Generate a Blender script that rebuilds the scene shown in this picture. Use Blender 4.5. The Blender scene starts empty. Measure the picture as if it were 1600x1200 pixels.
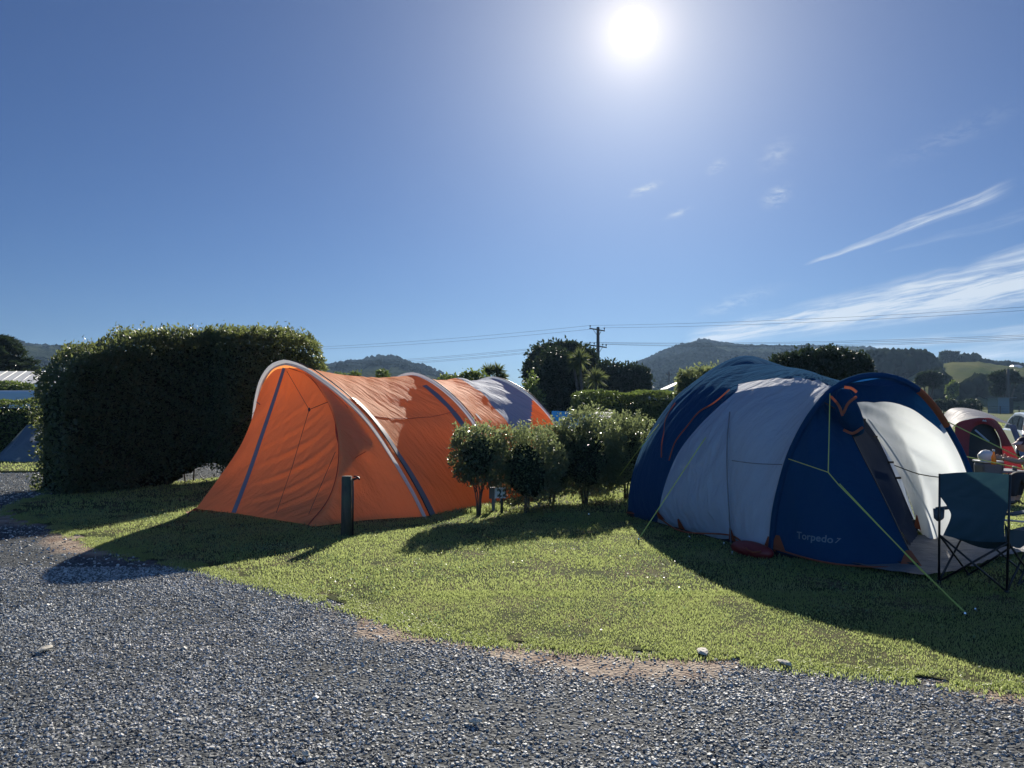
import bpy, bmesh, math, random
import numpy as np
from mathutils import Vector, Matrix, Quaternion
random.seed(7); rng = np.random.default_rng(11)
R = math.radians
scene = bpy.context.scene
COL = scene.collection

# ---------------------------------------------------------------- camera
EYE = 1.65; FPX = 1180.0; PITCH = math.atan(28/1180)
cam_d = bpy.data.cameras.new('camera'); cam = bpy.data.objects.new('camera', cam_d); COL.objects.link(cam)
cam_d.sensor_width = 36; cam_d.lens = FPX/1600*36; cam_d.clip_start = .05; cam_d.clip_end = 9000
cam.location = (0, 0, EYE); cam.rotation_euler = (math.pi/2+PITCH, 0, 0)
scene.camera = cam
# ---------------------------------------------------------------- light
SUN_AZ = 9.2; SUN_EL = 26.1          # degrees right of the view, degrees up
SKY_STR = 0.06
EXPO = 0.75
sd = Vector((math.sin(R(SUN_AZ))*math.cos(R(SUN_EL)), math.cos(R(SUN_AZ))*math.cos(R(SUN_EL)), math.sin(R(SUN_EL))))
sl = bpy.data.lights.new('sun', 'SUN'); sun = bpy.data.objects.new('sun', sl); COL.objects.link(sun)
sl.energy = 5.0; sl.angle = R(.53); sl.color = (1.0, .93, .82)
sun.rotation_euler = sd.to_track_quat('Z', 'Y').to_euler()
sun.location = sd*60
scene.view_settings.view_transform = 'Standard'; scene.view_settings.look = 'None'
scene.view_settings.exposure = EXPO; scene.view_settings.gamma = 1
scene.render.engine = 'CYCLES'
cy = scene.cycles
cy.use_denoising = True; cy.max_bounces = 9; cy.diffuse_bounces = 5; cy.glossy_bounces = 3; cy.transmission_bounces = 7
cy.transparent_max_bounces = 8; cy.volume_bounces = 0; cy.caustics_reflective = False; cy.caustics_refractive = False
cy.sample_clamp_indirect = 6

# ---------------------------------------------------------------- world (sky, sun, cirrus)
W = bpy.data.worlds.new('World'); scene.world = W; W.use_nodes = True
nt = W.node_tree; nt.nodes.clear()
class E:                                  # tiny expression builder for math nodes
    T = None
    def __init__(s, k): s.k = k
    @staticmethod
    def op(o, *a):
        n = E.T.nodes.new('ShaderNodeMath'); n.operation = o
        for i, x in enumerate(a):
            if isinstance(x, E): E.T.links.new(x.k, n.inputs[i])
            else: n.inputs[i].default_value = float(x)
        return E(n.outputs[0])
    def __add__(s, o): return E.op('ADD', s, o)
    __radd__ = __add__
    def __sub__(s, o): return E.op('SUBTRACT', s, o)
    def __rsub__(s, o): return E.op('SUBTRACT', o, s)
    def __mul__(s, o): return E.op('MULTIPLY', s, o)
    __rmul__ = __mul__
    def __truediv__(s, o): return E.op('DIVIDE', s, o)
    def __pow__(s, o): return E.op('POWER', s, o)
    def clamp(s):
        n = E.op('ADD', s, 0); n.k.node.use_clamp = True; return n
def exp_(x): return E.op('EXPONENT', x)
def gauss(x, w): return exp_((x*x)*(-1.0/(w*w)))
def smooth(x, a, b):
    n = E.T.nodes.new('ShaderNodeMapRange'); n.interpolation_type = 'SMOOTHSTEP'; n.clamp = True
    E.T.links.new(x.k, n.inputs[0]); n.inputs[1].default_value = a; n.inputs[2].default_value = b
    return E(n.outputs[0])
E.T = nt
tc = nt.nodes.new('ShaderNodeTexCoord'); sp = nt.nodes.new('ShaderNodeSeparateXYZ'); nt.links.new(tc.outputs['Generated'], sp.inputs[0])
X, Y, Z = (E(sp.outputs[i]) for i in range(3))
az = E.op('ARCTAN2', X, Y)*57.2958; el = E.op('ARCSINE', Z)*57.2958
sky = nt.nodes.new('ShaderNodeTexSky'); sky.sky_type = 'NISHITA'; sky.sun_disc = False
sky.sun_elevation = R(SUN_EL); sky.sun_rotation = R(SUN_AZ); sky.air_density = 1.0; sky.dust_density = .35; sky.ozone_density = 3.0; sky.altitude = 0
dot = X*sd.x + Y*sd.y + Z*sd.z
ang = E.op('ARCCOSINE', E.op('MINIMUM', dot, .999999))*57.2958
def noise2(s, t, scale, detail=6, rough=.6, dist=.0):
    c = nt.nodes.new('ShaderNodeCombineXYZ'); nt.links.new(s.k, c.inputs[0]); nt.links.new(t.k, c.inputs[1])
    n = nt.nodes.new('ShaderNodeTexNoise'); n.inputs['Scale'].default_value = scale; n.inputs['Detail'].default_value = detail
    n.inputs['Roughness'].default_value = rough; n.inputs['Distortion'].default_value = dist
    nt.links.new(c.outputs[0], n.inputs['Vector']); return E(n.outputs[0])
wob = noise2(az, el, .12, 3)*1.6 - .8
cloud = None
def streak(a0, e0, slope, length, w0, w1, amp, fs=.10, ft=1.3, lo=.35, hi=.75, grow=True):
    """a band of cirrus starting at (a0,e0) degrees and widening along its length"""
    global cloud
    s = az - a0; t = el - (s*slope + e0) - wob*.55
    w = (s*((w1-w0)/length) + w0)
    inb = smooth(1.0 - E.op('ABSOLUTE', t/w) + (wob*.22), 0.0, .95)
    ends = smooth(s, 0, length*.11)*(1.0 - smooth(s, length*.8, length*1.05) if not grow else 1.0)
    f = smooth(noise2(s*fs, t*ft, 1.0, 8, .65, .5), lo, hi)
    g = smooth(noise2(s*.35+7.0, t*1.1, 1.0, 5, .6, .6), .3, .7)
    c = inb*ends*(f*.85 + g*.25)*amp
    cloud = c if cloud is None else cloud + c
streak(21.0, 9.6, .305, 12.5, .14, .75, 1.5, ft=2.2, grow=False)
streak(26.0, 10.0, .20, 12, .1, .9, .25, ft=2.0)
streak(12.6, 4.6, .142, 24, .85, 2.5, 1.75, fs=.14, ft=1.9, lo=.34, hi=.70)
streak(31.0, 8.9, .22, 20, .25, 2.0, .85, ft=1.8)
streak(22.0, 3.6, .06, 40, .3, 1.7, 1.1, ft=1.8)
streak(28.5, 2.9, .09, 20, .35, 2.6, 1.5)
for (a, e, wa, we, k) in ((10.0, 15.6, .9, .25, .9), (19.4, 14.5, .7, .5, .8), (15.3, 16.8, .5, .35, .6), (12.5, 13.8, .7, .2, .6), (19.4, 17.3, .9, .7, .35), (16.5, 7.2, 2.2, .45, .35), (30.5, 17.0, 3, .6, .12)):
    b = exp_(((az-a)/wa)**2.0*-1.0)*exp_((((el-e)-(az-a)*.3)/we)**2.0*-1.0) if False else gauss(az-a, wa)*gauss((el-e)-(az-a)*.3, we)
    cloud = cloud + b*smooth(noise2(az*.8, el*2.0, 1.0, 7, .65, .4), .38, .62)*k
cloud = (cloud*smooth(Y, 0, .2)).clamp()
# Nishita, slightly deepened, plus the aureole round the sun
mul = nt.nodes.new('ShaderNodeMix'); mul.data_type = 'RGBA'; mul.blend_type = 'MULTIPLY'; mul.inputs[0].default_value = 1
nt.links.new(sky.outputs[0], mul.inputs[6]); mul.inputs[7].default_value = (SKY_TINT := (.150, .282, .505, 1))
def scaled(col, k):                       # colour * scalar expression
    n = nt.nodes.new('ShaderNodeVectorMath'); n.operation = 'SCALE'
    if isinstance(col, tuple): n.inputs[0].default_value = col
    else: nt.links.new(col, n.inputs[0])
    if isinstance(k, E): nt.links.new(k.k, n.inputs['Scale'])
    else: n.inputs['Scale'].default_value = k
    return n.outputs[0]
def vadd(a, b):
    n = nt.nodes.new('ShaderNodeVectorMath'); n.operation = 'ADD'; nt.links.new(a, n.inputs[0]); nt.links.new(b, n.inputs[1]); return n.outputs[0]
glow = gauss(ang, 2.4)*.20 + exp_(ang*(-1/6.3))*.46 + exp_(ang*(-1/24.0))*.045
disc = (1.0 - smooth(ang, .7, 1.6))*18.0
colr = scaled(mul.outputs[2], SKY_STR)
bk = nt.nodes.new('ShaderNodeMix'); bk.data_type = 'RGBA'; bk.blend_type = 'MULTIPLY'; bk.inputs[0].default_value = 1; nt.links.new(sky.outputs[0], bk.inputs[6]); bk.inputs[7].default_value = (.36, .50, .66, 1)
colr = vadd(colr, scaled(bk.outputs[2], smooth(Y*-1.0, -.15, .75)*SKY_STR*1.5))   # fill light added to the sky behind the camera, lifts shaded fronts
colr = vadd(colr, scaled((1.0, .84, .60), glow))
colr = vadd(colr, scaled((1.0, .97, .92), disc))
cm = nt.nodes.new('ShaderNodeMix'); cm.data_type = 'RGBA'; nt.links.new((cloud*.95).k, cm.inputs[0]); nt.links.new(colr, cm.inputs[6]); cm.inputs[7].default_value = (.40, .435, .47, 1)
bg = nt.nodes.new('ShaderNodeBackground'); nt.links.new(cm.outputs[2], bg.inputs[0]); bg.inputs[1].default_value = 1.0
wo = nt.nodes.new('ShaderNodeOutputWorld'); nt.links.new(bg.outputs[0], wo.inputs[0])

# ---------------------------------------------------------------- where things stand
def ray(px, py):
    rx = (px-800)/FPX; uy = -(py-600)/FPX; c, s = math.cos(PITCH), math.sin(PITCH)
    return Vector((rx, c-s*uy, s+c*uy))
EYEP = Vector((0, 0, EYE))
def at(px, py, Yd): d = ray(px, py); return EYEP + d*(Yd/d.y)
def gr(px, py, z=0.0): d = ray(px, py); return EYEP + d*((z-EYE)/d.z)
def onp(px, py, P, n): d = ray(px, py); return EYEP + d*((P-EYEP).dot(n)/d.dot(n))
def pix(p): v = Vector(p)-EYEP; c, s = math.cos(PITCH), math.sin(PITCH); f = v.y*c+v.z*s; u = -v.y*s+v.z*c; return 800+FPX*v.x/f, 600-FPX*u/f

# ---------------------------------------------------------------- object helpers
OFF = {}
def tag(o, label=None, cat=None, group=None, kind=None):
    if label: o['label'] = label
    if cat: o['category'] = cat
    if group: o['group'] = group
    if kind: o['kind'] = kind
    return o
def thing(name, loc, label, cat, group=None):
    o = bpy.data.objects.new(name, None); COL.objects.link(o); o.location = loc; o.empty_display_size = .2
    OFF[o.name] = Vector(loc); return tag(o, label, cat, group)
def mk(name, V, F, mat, parent=None, smooth=True, uv=None, sizes=None):
    """V: world coordinates; F: list of tuples or (N,k) array"""
    V = np.asarray(V, dtype=np.float64).reshape(-1, 3)
    off = np.array(OFF[parent.name]) if parent is not None else None
    if off is not None: V = V - off
    me = bpy.data.meshes.new(name)
    if isinstance(F, np.ndarray):
        n, k = F.shape
        me.vertices.add(len(V)); me.vertices.foreach_set('co', V.astype(np.float32).ravel())
        me.loops.add(n*k); me.loops.foreach_set('vertex_index', F.astype(np.int32).ravel())
        me.polygons.add(n); me.polygons.foreach_set('loop_start', np.arange(0, n*k, k, dtype=np.int32))
        me.update(calc_edges=True); me.validate()
    else:
        me.from_pydata([tuple(v) for v in V], [], F); me.update()
    me.polygons.foreach_set('use_smooth', np.full(len(me.polygons), smooth))
    if uv is not None:
        ul = me.uv_layers.new(name='UVMap'); vi = np.empty(len(me.loops), dtype=np.int32); me.loops.foreach_get('vertex_index', vi)
        ul.data.foreach_set('uv', np.asarray(uv, dtype=np.float32)[vi].ravel())
    if mat: me.materials.append(mat)
    o = bpy.data.objects.new(name, me); COL.objects.link(o)
    if parent is not None: o.parent = parent; OFF[o.name] = OFF[parent.name]
    else: OFF[o.name] = Vector((0, 0, 0))
    return o
class MB:                                 # collects shapes into one mesh
    def __init__(s): s.V = []; s.F = []
    def add(s, V, F):
        k = len(s.V); s.V += [tuple(v) for v in V]; s.F += [tuple(i+k for i in f) for f in F]; return s
    def box(s, c, d, rz=0, M=None, taper=1.0):
        x, y, z = (k/2 for k in d); V = [Vector(p) for p in ((-x,-y,-z),(x,-y,-z),(x,y,-z),(-x,y,-z),(-x*taper,-y*taper,z),(x*taper,-y*taper,z),(x*taper,y*taper,z),(-x*taper,y*taper,z))]
        m = M if M is not None else Matrix.Rotation(rz, 3, 'Z')
        return s.add([m @ v + Vector(c) for v in V], [(0,3,2,1),(4,5,6,7),(0,1,5,4),(1,2,6,5),(2,3,7,6),(3,0,4,7)])
    def tube(s, pts, r, n=8, caps=True):
        pts = [Vector(p) for p in pts]; rr = r if isinstance(r, (list, tuple)) else [r]*len(pts); rings = []; up = None; V = []; F = []
        for i, p in enumerate(pts):
            t = (pts[min(i+1, len(pts)-1)]-pts[max(i-1, 0)]).normalized()
            if up is None: up = Vector((0, 0, 1)) if abs(t.z) < .9 else Vector((1, 0, 0))
            a = up.cross(t); a = a.normalized() if a.length > 1e-6 else Vector((1, 0, 0)); b = t.cross(a); up = b
            V += [p + (a*math.cos(2*math.pi*k/n) + b*math.sin(2*math.pi*k/n))*rr[i] for k in range(n)]
        for i in range(len(pts)-1):
            for k in range(n): F.append((i*n+k, i*n+(k+1) % n, (i+1)*n+(k+1) % n, (i+1)*n+k))
        if caps: F.append(tuple(range(n-1, -1, -1))); F.append(tuple((len(pts)-1)*n+k for k in range(n)))
        return s.add(V, F)
    def ell(s, c, r, M=None, nu=12, nv=8, f=None):
        V = []; F = []
        for j in range(nv+1):
            th = math.pi*j/nv
            for i in range(nu):
                ph = 2*math.pi*i/nu; d = Vector((math.sin(th)*math.cos(ph), math.sin(th)*math.sin(ph), math.cos(th)))
                k = f(d) if f else 1.0
                v = Vector((d.x*r[0]*k, d.y*r[1]*k, d.z*r[2]*k)); V.append((M @ v if M is not None else v)+Vector(c))
        for j in range(nv):
            for i in range(nu): F.append((j*nu+i, (j+1)*nu+i, (j+1)*nu+(i+1) % nu, j*nu+(i+1) % nu))
        return s.add(V, F)
    def build(s, name, mat, parent=None, smooth=False, bevel=0):
        o = mk(name, s.V, s.F, mat, parent, smooth)
        if bevel:
            m = o.modifiers.new('bevel', 'BEVEL'); m.width = bevel; m.segments = 2; m.limit_method = 'ANGLE'
        return o
def crv(pts, n=24, closed=False):         # Catmull-Rom, evenly spaced by length
    P = [np.array(p, dtype=float) for p in pts]
    if len(P) == 2: return np.array([P[0]+(P[1]-P[0])*t for t in np.linspace(0, 1, n)])
    Q = [2*P[0]-P[1]]+P+[2*P[-1]-P[-2]]; out = []
    for i in range(1, len(Q)-2):
        p0, p1, p2, p3 = Q[i-1:i+3]
        for t in np.linspace(0, 1, 16, endpoint=(i == len(Q)-3)):
            out.append(.5*((2*p1)+(-p0+p2)*t+(2*p0-5*p1+4*p2-p3)*t*t+(-p0+3*p1-3*p2+p3)*t**3))
    out = np.array(out); L = np.r_[0, np.cumsum(np.linalg.norm(np.diff(out, axis=0), axis=1))]; s = np.linspace(0, L[-1], n)
    return np.stack([np.interp(s, L, out[:, k]) for k in range(out.shape[1])], 1)
def grid_faces(nu, nv): 
    i, j = np.meshgrid(np.arange(nu-1), np.arange(nv-1), indexing='ij'); a = (i*nv+j).ravel()
    return np.stack([a, a+1, a+nv+1, a+nv], 1)
def coons(c0, c1, d0=None, d1=None, nu=30, nv=30, puff=0.0, pdir=None, wr=None):
    """c0,c1 run along u; d0 joins their starts, d1 their ends. returns (nu,nv,3)"""
    C0 = crv(c0, nu); C1 = crv(c1, nu); D0 = crv(d0 if d0 is not None else [C0[0], C1[0]], nv); D1 = crv(d1 if d1 is not None else [C0[-1], C1[-1]], nv)
    u = np.linspace(0, 1, nu)[:, None, None]; v = np.linspace(0, 1, nv)[None, :, None]
    S = (1-v)*C0[:, None]+v*C1[:, None]+(1-u)*D0[None]+u*D1[None]-((1-u)*(1-v)*C0[0]+(1-u)*v*C1[0]+u*(1-v)*C0[-1]+u*v*C1[-1])
    if puff or wr:
        gu = np.gradient(S, axis=0); gv = np.gradient(S, axis=1); N = np.cross(gu, gv); N /= np.linalg.norm(N, axis=2, keepdims=True)+1e-9
        if pdir is not None:
            pd = np.array(pdir); sgn = np.sign((N*pd).sum(2, keepdims=True)); N = N*np.where(sgn == 0, 1, sgn)
        k = (np.sin(np.pi*u)*np.sin(np.pi*v))
        if puff: S = S + N*puff*k
        if wr: S = S + N*wr(u[..., 0], v[..., 0])[..., None]*np.minimum(1, k*4)
    return S
def patch(name, S, mat, parent, smooth=True):
    nu, nv = S.shape[:2]; uu, vv = np.meshgrid(np.linspace(0, 1, nu), np.linspace(0, 1, nv), indexing='ij')
    return mk(name, S.reshape(-1, 3), grid_faces(nu, nv), mat, parent, smooth, uv=np.stack([uu.ravel(), vv.ravel()], 1))
def rib(pts, w, nrm, lift=.012):          # flat ribbon along a curve; nrm = outward hint
    P = np.asarray(pts); T = np.gradient(P, axis=0); T /= np.linalg.norm(T, axis=1, keepdims=True)+1e-9
    N = np.asarray(nrm, dtype=float); N = np.broadcast_to(N, P.shape).copy(); N -= (N*T).sum(1, keepdims=True)*T; N /= np.linalg.norm(N, axis=1, keepdims=True)+1e-9
    B = np.cross(T, N); w = np.asarray(w); w = w[:, None] if w.ndim else w
    A = np.stack([P+N*lift-B*w/2, P+N*lift*1.6, P+N*lift+B*w/2], 1)
    return A

# ---------------------------------------------------------------- materials
def M(name, col, rough=.7, metal=0, spec=.5, bump=None, var=None, trans=0, isl=0, coat=0, emit=None, tcol=None, coords='Object'):
    m = bpy.data.materials.new(name); m.use_nodes = True; t = m.node_tree; b = t.nodes['Principled BSDF']; out = t.nodes['Material Output']
    b.inputs['Roughness'].default_value = rough; b.inputs['Metallic'].default_value = metal; b.inputs['Specular IOR Level'].default_value = spec
    if coat: b.inputs['Coat Weight'].default_value = coat; b.inputs['Coat Roughness'].default_value = .1
    c = (*col, 1); b.inputs['Base Color'].default_value = c; src = None
    co = t.nodes.new('ShaderNodeTexCoord')
    def noise(scale, detail=4, st=None, ro=.55):
        n = t.nodes.new('ShaderNodeTexNoise'); n.inputs['Scale'].default_value = scale; n.inputs['Detail'].default_value = detail; n.inputs['Roughness'].default_value = ro
        if st:
            mp = t.nodes.new('ShaderNodeMapping'); mp.inputs['Scale'].default_value = st; mp.inputs['Rotation'].default_value = (.3, .2, .5); t.links.new(co.outputs[coords], mp.inputs[0]); t.links.new(mp.outputs[0], n.inputs[0])
        else: t.links.new(co.outputs[coords], n.inputs[0])
        return n
    if var:                               # list of (scale, colour, lo, hi[, stretch])
        prev = None
        for v in var:
            n = noise(v[0], 5, v[4] if len(v) > 4 else None); mr = t.nodes.new('ShaderNodeMapRange'); mr.inputs[1].default_value = v[2]; mr.inputs[2].default_value = v[3]; t.links.new(n.outputs[0], mr.inputs[0])
            mx = t.nodes.new('ShaderNodeMix'); mx.data_type = 'RGBA'; t.links.new(mr.outputs[0], mx.inputs[0])
            if prev: t.links.new(prev, mx.inputs[6])
            else: mx.inputs[6].default_value = c
            mx.inputs[7].default_value = (*v[1], 1); prev = mx.outputs[2]
        src = prev
    if isl:                               # brightness varies from piece to piece
        g = t.nodes.new('ShaderNodeNewGeometry'); mr = t.nodes.new('ShaderNodeMapRange'); t.links.new(g.outputs['Random Per Island'], mr.inputs[0]); mr.inputs[3].default_value = 1-isl; mr.inputs[4].default_value = 1+isl
        hs = t.nodes.new('ShaderNodeHueSaturation'); t.links.new(mr.outputs[0], hs.inputs['Value'])
        mh = t.nodes.new('ShaderNodeMath'); mh.operation = 'MULTIPLY_ADD'; t.links.new(g.outputs['Random Per Island'], mh.inputs[0]); mh.inputs[1].default_value = -.05; mh.inputs[2].default_value = .525; t.links.new(mh.outputs[0], hs.inputs['Hue'])
        if src: t.links.new(src, hs.inputs['Color'])
        else: hs.inputs['Color'].default_value = c
        src = hs.outputs[0]
    if src: t.links.new(src, b.inputs['Base Color'])
    if bump:                              # list of (scale, strength, distance[, stretch])
        prev = None
        for v in bump:
            n = noise(v[0], 6, v[3] if len(v) > 3 else None); bp = t.nodes.new('ShaderNodeBump'); bp.inputs['Strength'].default_value = v[1]; bp.inputs['Distance'].default_value = v[2]; t.links.new(n.outputs[0], bp.inputs['Height'])
            if prev: t.links.new(prev, bp.inputs['Normal'])
            prev = bp.outputs[0]
        t.links.new(prev, b.inputs['Normal'])
    if emit: b.inputs['Emission Color'].default_value = (*emit[0], 1); b.inputs['Emission Strength'].default_value = emit[1]
    if trans:
        tr = t.nodes.new('ShaderNodeBsdfTranslucent'); ms = t.nodes.new('ShaderNodeMixShader'); ms.inputs[0].default_value = trans
        if tcol is not None: tr.inputs[0].default_value = (*tcol, 1)
        elif src: t.links.new(src, tr.inputs[0])
        else: tr.inputs[0].default_value = c
        if bump: t.links.new(prev, tr.inputs['Normal'])
        t.links.new(b.outputs[0], ms.inputs[1]); t.links.new(tr.outputs[0], ms.inputs[2]); t.links.new(ms.outputs[0], out.inputs[0])
    return m
def leafmat(name, col, tcol=None, rough=.38, isl=.35, trans=.35, var=None): return M(name, col, rough=rough, spec=.5, isl=isl, trans=trans, tcol=tcol, var=var)
WR = (1.0, 2.2, 1.0)
fabric_bump = [(2.2, 1.0, .06, (1, 4.0, 1)), (11, .5, .012, (1, 2.5, 1))]
m_orange = M('orange_nylon', (.90, .41, .18), rough=.65, spec=.08, trans=.60, tcol=(.99, .38, .11), bump=fabric_bump)
m_orange_top = m_orange
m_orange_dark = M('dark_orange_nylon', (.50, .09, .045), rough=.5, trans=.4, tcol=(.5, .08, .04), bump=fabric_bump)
m_red_floor = M('red_floor_fabric', (.16, .012, .012), rough=.5)
m_white_sleeve = M('white_sleeve', (.72, .70, .66), rough=.6, trans=.2)
m_stripe = M('slate_stripe', (.17, .18, .215), rough=.6, trans=.12)
m_grey_end = M('slate_grey_nylon', (.33, .37, .45), rough=.7, spec=.03, trans=.12, bump=fabric_bump)
m_pole = M('dark_pole', (.02, .022, .03), rough=.3, metal=.4)
m_silver_pole = M('silver_pole', (.55, .56, .58), rough=.3, metal=.9)
m_navy = M('navy_nylon', (.013, .058, .130), rough=.7, spec=.0, trans=.35, tcol=(.01, .09, .30), bump=fabric_bump)
nb_n = m_navy.node_tree.nodes['Principled BSDF']; nb_n.inputs['Sheen Weight'].default_value = .22; nb_n.inputs['Sheen Roughness'].default_value = .35; nb_n.inputs['Sheen Tint'].default_value = (.30, .58, .85, 1)
m_grey = M('pale_grey_nylon', (.52, .58, .68), rough=.65, spec=.02, trans=.45, tcol=(.55, .64, .78), bump=fabric_bump)
m_whitewall = M('white_nylon', (.50, .54, .58), rough=.8, spec=.02, trans=.55, tcol=(.66, .70, .71), bump=[(1.0, .4, .04, (1, 3, 1)), (14, .3, .006)])
m_dkgrey = M('dark_grey_mesh', (.03, .038, .06), rough=.8, spec=.1, trans=.15, bump=[(3, .4, .03, (1, 3, 1))])
m_rust = M('rust_orange_webbing', (.30, .075, .03), rough=.6, trans=.25)
m_black_strip = M('black_mud_flap', (.008, .009, .013), rough=.6)
m_tarp = M('grey_groundsheet', (.16, .155, .15), rough=.6, bump=[(5, .8, .04, (1, 4, 1)), (22, .4, .01)], var=[(6, (.11, .11, .11), .4, .7)])
m_black = M('black_metal', (.006, .0065, .008), rough=.35, spec=.5)
m_chair = M('teal_navy_canvas', (.020, .062, .095), rough=.75, trans=.22, tcol=(.03, .08, .10), bump=[(60, .3, .003), (5, .3, .02)])
m_chair_pale = M('pale_mesh_canvas', (.09, .115, .14), rough=.8, trans=.2)
m_line = M('lime_guy_line', (.50, .56, .12), rough=.6)
m_line_dark = M('dark_guy_line', (.02, .015, .015), rough=.6)
m_text = M('grey_print', (.22, .30, .38), rough=.5)
m_wood = M('weathered_post_wood', (.085, .075, .055), rough=.85, var=[(14, (.035, .035, .028), .35, .65, (3, 3, .4)), (5, (.06, .085, .05), .45, .7)], bump=[(30, .6, .01, (3, 3, .3))])
m_bark = M('brown_bark', (.07, .055, .042), rough=.9, bump=[(30, .6, .01, (2, 2, .4))], var=[(12, (.12, .10, .085), .4, .7)])
m_sign = M('white_sign_paint', (.62, .62, .60), rough=.5, var=[(9, (.45, .45, .42), .5, .8)])
m_numeral = M('black_numeral', (.015, .02, .03), rough=.5)
m_box = M('grey_power_box', (.10, .12, .14), rough=.5)
# ---------------------------------------------------------------- noise and polygons
_perm = rng.random((256, 256))
def vn(x, y):
    xi = np.floor(x).astype(int); yi = np.floor(y).astype(int); fx = x-xi; fy = y-yi; fx = fx*fx*(3-2*fx); fy = fy*fy*(3-2*fy)
    g = lambda a, b: _perm[a % 256, b % 256]
    return (g(xi, yi)*(1-fx)+g(xi+1, yi)*fx)*(1-fy)+(g(xi, yi+1)*(1-fx)+g(xi+1, yi+1)*fx)*fy
def fbm(x, y, o=5):
    s = 0; a = .5
    for k in range(o): s = s+a*vn(x*2**k+17*k, y*2**k+5*k); a *= .5
    return s
def inpoly(x, y, P):
    c = np.zeros(x.shape, bool); n = len(P)
    for i in range(n):
        x1, y1 = P[i]; x2, y2 = P[(i+1) % n]
        if y1 == y2: continue
        k = ((y1 > y) != (y2 > y)) & (x < (x2-x1)*(y-y1)/(y2-y1)+x1); c ^= k
    return c
def edge_dist(x, y, P, closed=False):
    d = np.full(x.shape, 1e9); n = len(P)
    for i in range(n if closed else n-1):
        a = np.array(P[i]); b = np.array(P[(i+1) % n]); ab = b-a; t = np.clip(((x-a[0])*ab[0]+(y-a[1])*ab[1])/(ab@ab+1e-9), 0, 1)
        d = np.minimum(d, np.hypot(x-a[0]-ab[0]*t, y-a[1]-ab[1]*t))
    return d
front_px = [(2300,1150),(1900,1100),(1600,1074),(1450,1062),(1300,1044),(1150,1028),(1000,1016),(920,1011),(850,1008),(760,1000),(690,987),(640,975),(600,962),(560,948),(510,934),(450,920),(400,908),(350,893),(290,882),(230,872),(180,858),(150,845),(118,832),(80,822),(45,812),(24,802),(22,793),(45,782),(85,772),(70,765)]
FRONT = [tuple(gr(*p)[:2]) for p in front_px]
FR = crv(FRONT, 260)
FR = FR + np.stack([fbm(FR[:, 0]*3, FR[:, 1]*3)-.5, fbm(FR[:, 0]*3+9, FR[:, 1]*3)-.5], 1)*.16
LAWN = [tuple(p) for p in FR] + [(-8.9, 13.9), (-7.2, 15.2), (-5.7, 17.4), (-3.2, 19), (-2, 30), (-2, 70), (80, 70), (80, FR[0][1])]

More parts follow.
